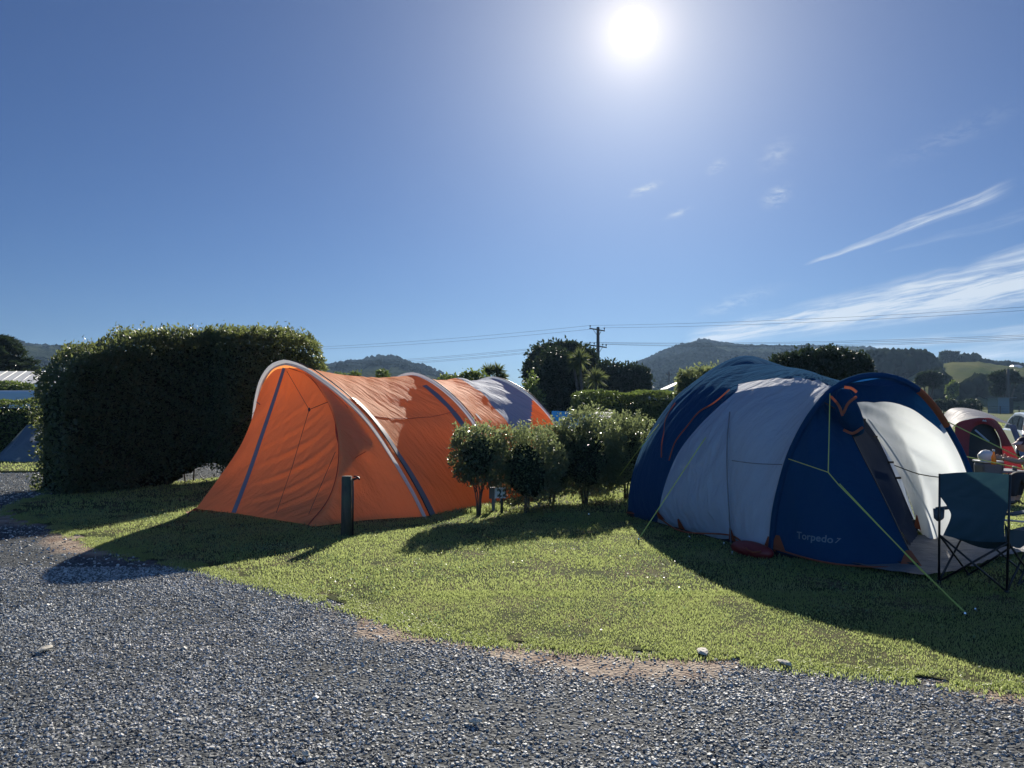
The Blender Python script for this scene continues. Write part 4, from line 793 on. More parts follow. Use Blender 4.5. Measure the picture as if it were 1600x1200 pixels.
# inner growth as a closed bank set back from the leaves, raised off the ground where the hedge is bare
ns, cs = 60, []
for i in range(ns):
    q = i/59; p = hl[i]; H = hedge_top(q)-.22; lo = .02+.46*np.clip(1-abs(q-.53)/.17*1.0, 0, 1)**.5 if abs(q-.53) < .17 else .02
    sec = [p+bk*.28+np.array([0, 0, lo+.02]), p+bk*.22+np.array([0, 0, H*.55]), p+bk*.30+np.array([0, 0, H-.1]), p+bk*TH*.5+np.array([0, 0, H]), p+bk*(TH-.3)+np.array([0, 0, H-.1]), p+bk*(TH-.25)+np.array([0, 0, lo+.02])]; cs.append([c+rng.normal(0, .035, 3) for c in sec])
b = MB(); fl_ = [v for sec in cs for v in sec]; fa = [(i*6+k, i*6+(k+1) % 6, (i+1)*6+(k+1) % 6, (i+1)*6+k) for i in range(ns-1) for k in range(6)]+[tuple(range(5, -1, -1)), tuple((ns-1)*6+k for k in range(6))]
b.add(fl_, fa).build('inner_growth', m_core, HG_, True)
b = MB()
for i in range(7):
    q = .33+.42*i/6; j = q*59; p = Vector([np.interp(j, np.arange(60), hl[:, k]) for k in range(3)])+Vector(bk)*random.uniform(.2, 1.2); b = MB(); b.tube([p, p+Vector((random.uniform(-.1, .1), random.uniform(-.1, .1), .7))], random.uniform(.010, .018), 6); b.build('stem', m_bark, HG_, True)

# ---- low hedges
def hedge_box(name, label, A, B, depth, h, n, leaf, mat, group=None, wob=.12, z0=0):
    A, B = Vector(A), Vector(B); t = thing(name, (A+B)/2, label, 'hedge', group); d = (B-A); L = d.length; d.normalize(); nb_ = Vector((-d.y, d.x, 0)); nb_ = nb_ if nb_.y > 0 else -nb_
    k = rng.random(n); s = rng.random(n); q = rng.random(n); fr = k < .5; tp = (k >= .5) & (k < .85); N = np.zeros((n, 3)); N[fr] = -np.array(nb_); N[tp] = (0, 0, 1); e = ~(fr | tp); side = np.where(rng.random(n) < .5, 0, 1); N[e] = np.array(d)*(side[e]*2-1)[:, None]
    P = np.array(A)+np.array(d)*(np.where(e, side, s)*L)[:, None]+np.array(nb_)*(np.where(fr, 0, q*depth))[:, None]; P[:, 2] = np.where(tp, h, rng.random(n)*h)+z0
    P += N*((fbm(P[:, 0]*1.1+50, P[:, 1]*1.1+P[:, 2]+50, 4)-.5)*wob*3)[:, None]; V, F = leaves(P, N, leaf, .55); mk('foliage', V, F, mat, t, False)
    c = (A+B)/2+nb_*depth/2; MB().box((c.x, c.y, h*.46+z0), (L*.97, depth*.7, h*.86), math.atan2(d.y, d.x)).build('inner_growth', m_core, t, True); return t
hedge_box('low_hedge', 'low clipped hedge with a sunlit top behind the grey tent on the left', (-32, 24.6, 0), (-13.9, 24.6, 0), 1.6, 1.62, 26000, .10, m_leafL)
hedge_box('low_hedge', 'broad low hedge with a sunlit top below the utility pole', at(918, 640, 30).xy.to_3d(), at(1100, 640, 31).xy.to_3d(), 2.2, 1.95, 17000, .11, m_leafL, wob=.2)
# ---- trees
def tree(base, h, lobes_px, Yd, label, n, leaf, mat, name='tree', trunk_r=.12, group=None, jit=.10, dk=.5, core=.6, trunk=True, inner=.25, cat='tree'):
    """lobes_px: (px, py, half width px, half height px) at distance Yd"""
    t = thing(name, base, label, cat, group); lob = []; sc = Yd/FPX
    for (x, y, w, hh) in lobes_px:
        c = at(x, y, Yd+random.uniform(-.5, .5)*w*sc*dk); lob.append((c, (w*sc, w*sc*.9, hh*sc)))
        for k in range(6):
            a = random.random()*6.283; e = random.uniform(-.5, .9); lob.append((c+Vector((math.cos(a)*w*.72, math.sin(a)*w*.6, e*hh*.74))*sc, (w*sc*.36, w*sc*.36, hh*sc*.34)))
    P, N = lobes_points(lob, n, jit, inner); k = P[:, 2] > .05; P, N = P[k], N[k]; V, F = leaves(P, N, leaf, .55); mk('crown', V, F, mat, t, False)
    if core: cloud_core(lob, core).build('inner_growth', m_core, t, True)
    if trunk:
        b = MB(); q0 = Vector(base); 
        for c, r in lob[::7]: b.tube(crv([q0, q0.lerp(c, .5)+Vector((0, 0, -.1*h)), c], 8), [trunk_r*(1-.1*i) for i in range(8)], 7)
        b.build('trunk', m_bark, t, True)
    return t
def flat(px, py, Yd): p = at(px, py, Yd); return Vector((p.x, p.y, 0))
tree(flat(868, 600, 50), 5, [(868,560,36,22),(842,585,22,22),(905,568,24,24),(888,548,22,12)], 50, 'broad dark tree with a ragged top behind the rounded conifer', 15000, .26, m_leafD, jit=.16)
tree(flat(866, 600, 38), 4, [(868,592,36,46),(850,620,30,30),(890,620,26,34)], 38, 'dense rounded dark conifer in front of the broad tree', 17000, .15, m_leafD, name='conifer', jit=.06, core=.8)
tree(flat(965, 600, 52), 4, [(950,592,30,24),(985,596,28,24),(935,605,20,20),(1003,606,12,16)], 52, 'wide low tree mass right of the utility pole', 15000, .24, m_leafD, jit=.13)
tree(flat(838, 600, 34), 3, [(828,605,9,18),(833,628,12,20)], 34, 'thin light tree with sparse leaves at the left of the dark conifer', 900, .17, m_leafL, core=0, jit=.5, trunk_r=.04)
tree(flat(1097, 600, 16.5), 2.3, [(1095,606,34,30),(1120,604,30,30),(1075,622,18,18)], 16.5, 'sunlit bush rising behind the left side of the blue tent', 9000, .075, m_leafA, name='bush', cat='bush', trunk_r=.03)
tree(flat(1285, 600, 24), 3.4, [(1230,580,28,26),(1262,574,30,27),(1300,574,32,30),(1336,580,24,28),(1280,592,60,30)], 24, 'dark evergreen tree behind the top of the blue tent', 24000, .12, m_leafD, jit=.09, core=.75)
tree(flat(725, 600, 22), 2.5, [(700,596,14,8),(735,592,14,11),(716,600,16,10),(752,596,12,12)], 22, 'light green bush just showing above the orange tent', 3800, .09, m_leafL, name='bush', cat='bush', core=0, trunk_r=.03, jit=.25)
tree(flat(575, 600, 24), 2.3, [(555,588,8,6),(598,586,9,7),(530,592,10,8)], 24, 'small green bush tops just above the roof of the orange tent', 1300, .09, m_leafL, name='bush', cat='bush', core=0, trunk_r=.03, jit=.2)
tree(flat(1450, 600, 110), 6, [(1452,590,14,7),(1460,595,9,8),(1443,595,9,6)], 110, 'flat topped dark tree on two bare trunks beyond the porch hoop', 3800, .5, m_leafD, trunk_r=.2, jit=.1, core=.7)
tree(flat(1572, 600, 118), 6, [(1568,588,14,6),(1556,590,8,4),(1588,593,9,3),(1563,602,8,6),(1558,611,8,5),(1580,584,7,4)], 118, 'open pine with layered limbs near the right edge', 5200, .5, m_leafD, name='pine_tree', trunk_r=.18, jit=.2, core=0, inner=.45)
tree(flat(1487, 600, 140), 4, [(1487,612,7,11),(1490,603,5,7)], 140, 'small pale leaved tree in front of the shadowed wood', 900, .5, m_leafL, core=.5, trunk_r=.1)
tree(flat(1482, 600, 320), 4, [(1484,556,11,5),(1478,553,6,3)], 320, 'spreading pine on the skyline above the pasture', 1500, 1.2, m_leafD, name='pine_tree', trunk_r=.3, jit=.15)
for i, (x, w, h_) in enumerate(((1466, 9, 7), (1484, 10, 8), (1517, 14, 9), (1502, 7, 5))):
    tree(flat(x, 600, 95+i), 1.5, [(x, 634, w, h_)], 95+i, ('round dark bush at the left of the field edge row', 'dark bush second from the left along the field edge', 'widest dark bush along the field edge', 'smallest bush of the field edge row')[i], 1300, .3, m_leafD, name='bush', trunk=False, group='bushes along the far field edge', cat='bush')
tree(flat(20, 600, 33), 2.6, [(12,604,22,7),(35,606,14,6),(-15,606,22,8)], 33, 'climbing shrub with sunlit top against the pale roofed building', 3500, .12, m_leafL, name='bush', core=0, cat='bush', trunk_r=.03)
tree(flat(558, 600, 700), 4, [(557,567,5,2)], 790, 'lone tree on the skyline of the low hill', 260, 1.8, m_leafD, trunk=False, core=.7)
# layered conifer at the left edge
tc_ = thing('conifer', flat(-30, 600, 46), 'dark layered conifer at the left edge of the picture', 'tree'); P = []; N = []
for i in range(15):
    y = 527+i*4.6; w = 26+i*3.2
    for k in range(7):
        a = random.random()*6.283; L = w*(.7+.5*random.random())*46/FPX; c = at(-12, y, 46); m = 220; s = rng.random(m)**.7; q = np.array(c)+np.stack([np.cos(a)*L*s, np.sin(a)*L*s, -.25*s+.12*np.sin(s*3)], 1)+rng.normal(0, .10, (m, 3))*np.array([1, 1, .5]); P.append(q); N.append(np.tile([math.cos(a), math.sin(a), .1], (m, 1)))
V, F = leaves(np.concatenate(P), np.concatenate(N), .28, .35, .5); mk('crown', V, F, m_leafD, tc_, False); MB().tube([flat(-12, 600, 46), at(-12, 530, 46)], [.22, .04], 8).build('trunk', m_bark, tc_, True)
# cabbage trees
def cabbage(base, heads, Yd, label):
    t = thing('cabbage_tree', base, label, 'tree', 'cabbage trees'); b = MB(); V = []; F = []; k = 0
    for (x, y, r) in heads:
        c = at(x, y, Yd+random.uniform(-.3, .3)); R_ = r*Yd/FPX; b.tube(crv([Vector(base), Vector(base).lerp(c, .55)+Vector((0, 0, .2)), c], 9), [.11-.006*i for i in range(9)], 8)
        for i in range(150):
            d = Vector((random.gauss(0, 1), random.gauss(0, 1), random.gauss(.35, .8))).normalized(); s = d.cross(Vector((random.gauss(0, 1), random.gauss(0, 1), random.gauss(0, 1)))).normalized()*R_*.045; L = R_*random.uniform(.8, 1.15); dr = Vector((0, 0, -1))*L*random.uniform(.03, .2)
            V += [c-s*.6, c+s*.6, c+d*L*.55+s+dr*.2, c+d*L*.55-s+dr*.2, c+d*L+dr]; F += [(k, k+1, k+2, k+3), (k+3, k+2, k+4)]; k += 5
    mk('crown', V, F, m_leafP, t, False); b.build('trunk', m_bark, t, True); return t
cabbage(flat(770, 600, 26), [(763, 580, 16), (778, 580, 17), (785, 590, 13)], 26, 'cabbage tree with spiky heads showing above the back of the orange tent')
cabbage(flat(912, 600, 37), [(906, 562, 22), (896, 572, 16)], 37, 'taller cabbage tree in front of the broad dark tree')
cabbage(flat(932, 600, 34), [(931, 592, 22)], 34, 'shorter cabbage tree with a round spiky head below the utility pole')
# ================================================================ small things in the camp
# wooden post with its standpipe
PB = gr(541, 838); t = thing('wooden_post', PB, 'short round weathered wooden post with a standpipe tap in front of the orange tent', 'post')
zt = at(541, 744, PB.y).z; MB().tube([PB+Vector((0, 0, -.02)), PB+Vector((.002, 0, zt*.5)), PB+Vector((.004, 0, zt))], [.066, .064, .063], 20).build('post', m_wood, t, True)
q = PB+Vector((.082, -.01, 0)); MB().tube([q, q+Vector((0, 0, zt-.03))], .012, 8).build('pipe', m_black, t, True)
b = MB().tube([q+Vector((0, 0, zt-.04)), q+Vector((.03, -.01, zt-.03)), q+Vector((.07, -.02, zt-.015))], .014, 8); b.box(q+Vector((.035, -.01, zt+.0)), (.05, .012, .014), .3); b.tube([q+Vector((.07, -.02, zt-.01)), q+Vector((.085, -.03, zt-.04))], .012, 8); b.build('tap', m_black, t, True)
# site number sign
SGN = gr(784, 803); t = thing('site_sign', SGN, 'small white site number sign reading 22 on a stake among the shrubs', 'sign')
sc = SGN.y/FPX; c = at(781.5, 770, SGN.y-.05); w = 17*sc; h = 17*sc; MB().box(c, (w, .014, h)).build('board', m_sign, t, bevel=.003)
MB().tube([SGN, Vector((SGN.x, SGN.y, c.z))], .020, 8).build('stake', m_wood, t, True)
lettering('22', h*.95, Vector((c.x-w*.30, c.y-.009, c.z-h*.33)), Vector((0, -1, 0)), Vector((0, 0, 1)), m_numeral, 'number', t)
PX = gr(771, 799); t = thing('meter_post', PX, 'narrow dark grey post box just left of the number 22 sign', 'post box'); c = at(769, 770, PX.y)
MB().box((c.x, c.y, c.z), (.09, .07, .17)).build('box', m_box, t, bevel=.006); MB().box((PX.x, PX.y, c.z*.5-.04), (.05, .05, c.z-.1)).build('post', m_box, t)
for i, (x, y, w_, l_) in enumerate(((70, 1016, .055, 'large pale flat stone lying alone in the gravel at the left'), (743, 1129, .035, 'pale chip of stone in the middle of the gravel'), (478, 1180, .03, 'tan stone chip near the bottom edge of the gravel'), (1226, 1038, .055, 'white stone at the brown edge of the lawn, right of its neighbour'), (1098, 1020, .07, 'long white stone lying at the brown edge of the lawn'))):
    p = gr(x, y, .01); MB().ell((0, 0, 0), (w_, w_*.55, .012), nu=9, nv=5, f=lambda d: .8+.4*random.random()).build('pale_stone', m_pst if i else (m_pst := M('pale_stone', (.50, .46, .38), rough=.8)), None, False)
    o = bpy.data.objects[bpy.context.scene.collection.objects[-1].name]; o.location = p+Vector((0, 0, .012)); o.rotation_euler = (0, 0, random.random()*3); tag(o, l_, 'stone', 'pale stones lying in the gravel')

# ---- folding camp chair
def chair():
    t = thing('camp_chair', gr(1520, 915), 'dark teal folding camp chair seen from behind at the right', 'camp chair')
    RL, RR, FL, FR_ = gr(1467, 912), gr(1573, 928), gr(1514, 901), gr(1618, 914)
    TL, TR = Vector((RL.x-.035, RL.y-.10, at(1456, 742, 6.7).z)), Vector((RR.x-.02, RR.y-.10, at(1572, 744, 6.3).z))
    def up(a, b, z): return a.lerp(b, z/b.z)
    r = .0095; sz = .45
    SL, SR = up(RL, TL, sz), up(RR, TR, sz); FTL, FTR = FL+Vector((0, 0, sz+.03)), FR_+Vector((0, 0, sz+.03)); AL, AR = FL+Vector((.0, .0, .66)), FR_+Vector((0, 0, .66))
    for a, b_ in ((RL, TL), (RR, TR)): MB().tube([a, a.lerp(b_, .5), b_], r*1.1, 8).build('back_post', m_black, t, True)
    for a, b_ in ((RL, FTL), (FL, SL), (RR, FTR), (FR_, SR), (RL, SR), (RR, SL), (FL, FTR), (FR_, FTL)): MB().tube([a+Vector((0, 0, .02)), b_], r, 7).build('leg', m_black, t, True)
    for a in (RL, RR, FL, FR_): MB().ell(a+Vector((0, 0, .018)), (.02, .02, .02)).build('foot', m_black, t, True)
    for a, b_ in ((FTL, AL), (FTR, AR)): MB().tube([a, b_], r, 7).build('arm_post', m_black, t, True)
    # back: a wide band above and a panel tapering to the seat
    y = Vector((0, -.012, 0)); T = lambda p, q, k, dz=0, sag=0: Vector(p).lerp(q, k)+Vector((.05, .07, 0))*sag+Vector((0, 0, dz))
    BLo, BRo = up(RL, TL, .80), up(RR, TR, .81)
    top = [T(TL, TR, k, .018*math.sin(k*3.14), .25*math.sin(k*3.14))+y for k in (0, .1, .3, .5, .7, .9, 1)]; low = [T(BLo, BRo, k, 0, .5*math.sin(k*3.14))+y for k in (0, .1, .3, .5, .7, .9, 1)]
    S = coons(top, low, nu=26, nv=9, wr=lambda u, v: .006*np.sin((u*3+v*2)*6.283)); patch('head_band', S, m_chair, t)
    L1_, R1_ = up(RL, TL, .62).lerp(up(RR, TR, .62), .17), up(RL, TL, .62).lerp(up(RR, TR, .62), .94)
    lo0, lo1 = SL.lerp(SR, .06), SL.lerp(SR, .96); bot = [T(lo0, lo1, k, -.03*math.sin(k*3.14), .6*math.sin(k*3.14)) for k in (0, .25, .5, .75, 1)]
    S = coons([p+Vector((0, -.004, .0)) for p in low], [b_+Vector((0, .0, .0)) for b_ in bot], [low[0], BLo.lerp(L1_, .55)+Vector((.02, 0, 0)), L1_, lo0], [low[-1], R1_, lo1], 30, 24, puff=.02, pdir=(0, -1, 0), wr=lambda u, v: .010*np.sin((u*2.5+v*1.5)*6.283)*v); patch('backrest', S, m_chair, t)
    # seat sling
    S = coons([lo0+Vector((0, 0, -.02)), lo0.lerp(FTL, .5)+Vector((0, 0, -.05)), FTL], [lo1+Vector((0, 0, -.02)), lo1.lerp(FTR, .5)+Vector((0, 0, -.05)), FTR], bot, [FTL, FTL.lerp(FTR, .5)+Vector((0, 0, -.07)), FTR], 20, 24); S[..., 2] -= .05*(np.sin(np.linspace(0, 3.14, 20))[:, None]*np.sin(np.linspace(0, 3.14, 24))[None]); patch('seat', S, m_chair, t)
    # side gussets, arms and the cup pocket
    for a0, a1, f0, nm in ((up(RL, TL, .68), AL, FTL, 0), (up(RR, TR, .68), AR, FTR, 1)):
        d = (a1-a0).normalized(); sd_ = Vector((-d.y, d.x, 0)).normalized()*.035; V = [a0-sd_, a0+sd_, a1+sd_, a1-sd_]; V2 = [v+Vector((0, 0, .018)) for v in V]; MB().add(V+V2, [(0,3,2,1),(4,5,6,7),(0,1,5,4),(1,2,6,5),(2,3,7,6),(3,0,4,7)]).build('armrest', m_chair if nm else m_chair, t)
    S = coons([R1_, lo1], [up(RR, TR, .55)+Vector((.02, .02, 0)), FTR], [R1_, up(RR, TR, .56)], [lo1, lo1.lerp(FTR, .5)+Vector((0, 0, -.1)), FTR], 14, 14); patch('side_gusset', S, m_chair, t)
    cp = up(RL, TL, .68).lerp(AL, .18)+Vector((-.055, 0, -.03)); MB().tube([cp+Vector((0, 0, .03)), cp+Vector((0, 0, -.05)), cp+Vector((.01, 0, -.065))], [.047, .042, .03], 14).build('cup_holder', m_chair_pale, t, True)
    return t
chair()
# pale camp stool at the frame's edge
def stool():
    A, B, Cc, D = gr(1590, 916), gr(1655, 925), gr(1640, 893), gr(1700, 902); z = Vector((0, 0, at(1590, 828, A.y).z)); t = thing('camp_stool', (A+D)/2, 'pale slung camp stool with crossed legs right of the teal chair', 'camp stool')
    up_ = [A+z+Vector((-.06, 0, 0)), B+z, D+z, Cc+z+Vector((-.12, -.1, 0))]
    S = coons([up_[0], up_[1]], [up_[3], up_[2]], nu=12, nv=12, puff=-.03, pdir=(0, 0, 1)); patch('seat', S, m_chair_pale, t)
    for a, b_ in ((A, up_[2]), (D, up_[0]), (B, up_[3]), (Cc, up_[1]), (A, up_[3])): MB().tube([a, b_], .009, 7).build('leg', m_black, t, True)
stool()

# ---- things on the far right lawn
def red_tent():
    base = flat(1525, 600, 18.5); t = thing('small_tent', base, 'small red and navy tent under a white fly at the right', 'tent'); A = lambda x, y, Y_: at(x, y, Y_)
    m_wf = M('white_fly', (.45, .44, .45), rough=.6, spec=.1, trans=.3, bump=fabric_bump); m_rd = M('red_nylon', (.22, .015, .022), rough=.55, trans=.3, tcol=(.3, .02, .02), bump=fabric_bump); m_nb = M('blue_tent_nylon', (.03, .055, .14), rough=.5, trans=.3, bump=fabric_bump); m_ms = M('black_tent_mesh', (.012, .016, .02), rough=.7, trans=.15)
    apex = A(1506, 637, 18.6); le = A(1462, 668, 19.5); lf = A(1483, 673, 17.3); rt = A(1576, 663, 17.8); rb = A(1600, 668, 20)
    frt = [lf, A(1497, 660, 17.2), A(1515, 655, 17.2), A(1534, 653, 17.2), A(1556, 657, 17.4), rt]; bk = [le, A(1480, 642, 18.9), A(1500, 637, 19), A(1525, 641, 19.0), A(1552, 651, 18.8), A(1582, 664, 18.6)]
    patch('fly', coons(frt, bk, nu=28, nv=14, puff=.06, pdir=(0, -.2, 1)), m_wf, t)
    g0, g1, g2, g3 = flat(1474, 0, 18.0), flat(1512, 0, 17.0), flat(1590, 0, 17.5), flat(1450, 0, 20.0)
    arch = [lf+Vector((.02, .05, 0)), A(1497, 661, 17.3), A(1515, 656, 17.3), A(1540, 655, 17.3), A(1562, 664, 17.4), A(1580, 690, 17.5), g2]
    patch('side_panel', coons([lf+Vector((0, .06, -.02)), A(1484, 700, 17.4), g1], [le, A(1455, 700, 19.8), g3], nu=16, nv=12, puff=.08, pdir=(-1, -.3, 0)), m_nb, t)
    inner = [A(1514, 700, 17.1), A(1517, 675, 17.15), A(1528, 664, 17.2), A(1541, 663, 17.2), A(1554, 670, 17.25), A(1563, 688, 17.3), A(1566, 715, 17.3)]
    patch('front_panel', coons([g1, A(1498, 700, 17.1), A(1492, 672, 17.2)]+[Vector(p) for p in frt[1:5]]+[A(1578, 690, 17.4), g2], [A(1514, 740, 17.0)]+inner+[A(1567, 740, 17.2)], nu=44, nv=8, puff=.02, pdir=(0, -1, 0)), m_rd, t)
    cc = A(1540, 700, 17.15); V = [A(1512, 740, 17.06)]+[cc+(p-cc)*1.12+Vector((0, .09, 0)) for p in inner]+[A(1570, 740, 17.26)]; MB().add(V, [tuple(range(len(V)))]).build('mesh_door', m_ms, t)
    patch('side_panel', coons([rt, A(1590, 700, 17.7), g2], [A(1586, 664, 18.7), A(1602, 700, 19), flat(1610, 0, 19)], nu=12, nv=10, puff=.05, pdir=(1, -.3, 0)), m_nb, t)
    MB().tube([A(1524, 672, 17.1), A(1545, 690, 17.1)], .02, 6).build('tied_flap', m_grey, t, True)
    MB().add([A(1534.5, 658, 17.12), A(1536.5, 655.5, 17.14), A(1538, 657, 17.13), A(1540, 655.8, 17.14), A(1542, 659, 17.12)], [(0, 1, 2, 3, 4)]).build('emblem', m_wf, t)
red_tent()
def grey_tent():
    t = thing('small_tent', flat(50, 0, 22), 'low grey blue tent in shade before the low hedge at the left', 'tent'); m_gt = M('grey_blue_canvas', (.12, .17, .22), rough=.7, trans=.25, bump=fabric_bump)
    A = at; rg = [A(42, 664, 21.6), A(62, 663, 21.8), A(100, 665, 22.2)]; lf = [A(42, 664, 21.6), A(30, 682, 21.2), A(18, 698, 20.8), flat(2, 0, 20.6)]; front = [rg[-1], A(112, 690, 21.4), flat(118, 0, 20.8)]
    patch('front_wall', coons(lf, front, rg, [flat(2, 0, 20.6), flat(60, 0, 20.3), flat(118, 0, 20.8)], 20, 20, wr=lambda u, v: .04*np.sin((v*3+u)*6)), m_gt, t)
    patch('rear_wall', coons([rg[0], flat(10, 0, 24)], [rg[-1], flat(110, 0, 24)], rg, None, 14, 14), m_gt, t); patch('side_wall', coons(lf, [rg[0], A(20, 690, 22.6), flat(10, 0, 24)], nu=14, nv=8), m_gt, t)
grey_tent()
def mid_tent():
    t = thing('awning_tent', flat(905, 0, 16), 'navy awning with a white peaked roof edge just showing behind the tallest shrub', 'awning'); A = at; m_wf = M('white_awning', (.40, .41, .43), rough=.7, spec=.05, trans=.2); Yd = 15.5
    pk = A(948, 645, Yd+.6); a, b_, c, d = A(925, 646, Yd), A(958, 652, Yd), A(957, 644, Yd+2), A(925, 643, Yd+2)
    MB().add([a, b_, c, d, pk, A(940, 652, Yd)], [(0, 5, 4), (5, 1, 4), (1, 2, 4), (2, 3, 4), (3, 0, 4)]).build('roof', m_wf, t)
    c0 = A(862, 642, Yd+1.2); patch('side_wall', coons([c0, A(890, 643, Yd+1), A(926, 647, Yd+.1), A(940, 653, Yd+.1), b_], [flat(860, 0, Yd+1.2), flat(890, 0, Yd+.9), flat(955, 0, Yd+.2)], nu=16, nv=10), m_navy, t)
    MB().tube([a, flat(925, 0, Yd)], .02, 6).build('pole', m_silver_pole, t, True)
mid_tent()

# ---- parked car: rear left corner toward us
def car():
    P0 = flat(1586, 0, 19.2); t = thing('parked_car', P0, 'pale blue parked hatchback behind the red tent at the right edge', 'car'); a = R(24); f = Vector((math.sin(a), math.cos(a), 0)); r = Vector((math.cos(a), -math.sin(a), 0)); Lc, Wc = 4.2, 1.74
    m_p = M('pale_car_paint', (.42, .48, .52), rough=.25, metal=.1, coat=.6); m_g = M('tinted_car_glass', (.012, .018, .024), rough=.06, spec=.7); m_t = M('tail_lamp_red', (.22, .01, .012), rough=.2); m_ty = M('tyre_rubber', (.012, .012, .012), rough=.9); m_rim = M('wheel_rim', (.35, .36, .37), rough=.35, metal=.8)
    W = lambda l, w, z: P0+f*l+r*w+Vector((0, 0, z))
    def prof(pts, w0, w1, name, mat, tumble=0.0):
        V = []; n = len(pts)
        for w, s in ((w0, 1), (w1, -1)):
            for (l, z) in pts: V.append(W(l, w+s*tumble*max(0, z-.78), z))
        F = [tuple(range(n)), tuple(range(2*n-1, n-1, -1))]+[(i, n+i, n+(i+1) % n, (i+1) % n) for i in range(n)]; o = MB().add(V, F).build(name, mat, t, False, bevel=.03)
        return o
    body = [(0, .30), (-.02, .55), (.03, .82), (.45, .92), (3.1, .88), (3.9, .78), (4.15, .60), (4.18, .30)]; cab = [(.10, .86), (.26, 1.28), (.5, 1.345), (1.2, 1.375), (1.9, 1.35), (2.5, 1.18), (3.0, .88)]
    prof(body, 0, Wc, 'body', m_p); prof(cab, .04, Wc-.04, 'cabin', m_p, .22)
    for s, w in ((1, .0), (-1, Wc)):
        for q in ([(.42, .92), (.52, 1.25), (.95, 1.29), (.98, .92)], [(1.05, .92), (1.02, 1.29), (1.75, 1.28), (1.80, .92)], [(1.87, .92), (1.82, 1.27), (2.15, 1.2), (2.68, .92)]):
            V = [W(l, w+s*(.04+.22*(z-.78))-s*.012, z) for l, z in q]; MB().add(V, [(0, 1, 2, 3)]).build('side_window', m_g, t)
    V = [W(.12-.02, .16, .90), W(.12-.02, Wc-.16, .90), W(.245, Wc-.25, 1.25), W(.245, .25, 1.25)]; MB().add([v-f*.035 for v in V], [(0, 1, 2, 3)]).build('rear_window', m_g, t)
    for w in (.04, Wc-.20): MB().box(W(.03, w+.08, .88)-f*.03, (.16, .14, .38), -a).build('tail_lamp', m_t, t, bevel=.02)
    MB().box(W(-.03, Wc/2, .42), (Wc*.96, .12, .2), -a).build('bumper', m_p, t, bevel=.03)
    c = W(-.045, .42, .99); V = []; F = []
    for k in range(24):
        th = k/24*6.283
        for rr in (.10, .118): V.append(c+r*math.cos(th)*rr+Vector((0, 0, 1))*math.sin(th)*rr-f*.02)
    F = [(2*k, 2*k+1, 2*((k+1) % 24)+1, 2*((k+1) % 24)) for k in range(24)]; MB().add(V, F).build('round_badge', m_sign, t)
    for l in (.75, 3.35):
        for w in (.09, Wc-.09):
            o = MB().tube([W(l, w-.1, .31), W(l, w+.1, .31)], .31, 20).build('wheel', m_ty, t, True); MB().tube([W(l, w-.105, .31), W(l, w+.105, .31)], .19, 16).build('rim', m_rim, o, True)
    MB().tube([W(.55, Wc/2, 1.37), W(.42, Wc/2, 1.50)], .008, 5).build('aerial', m_black, t)
car()

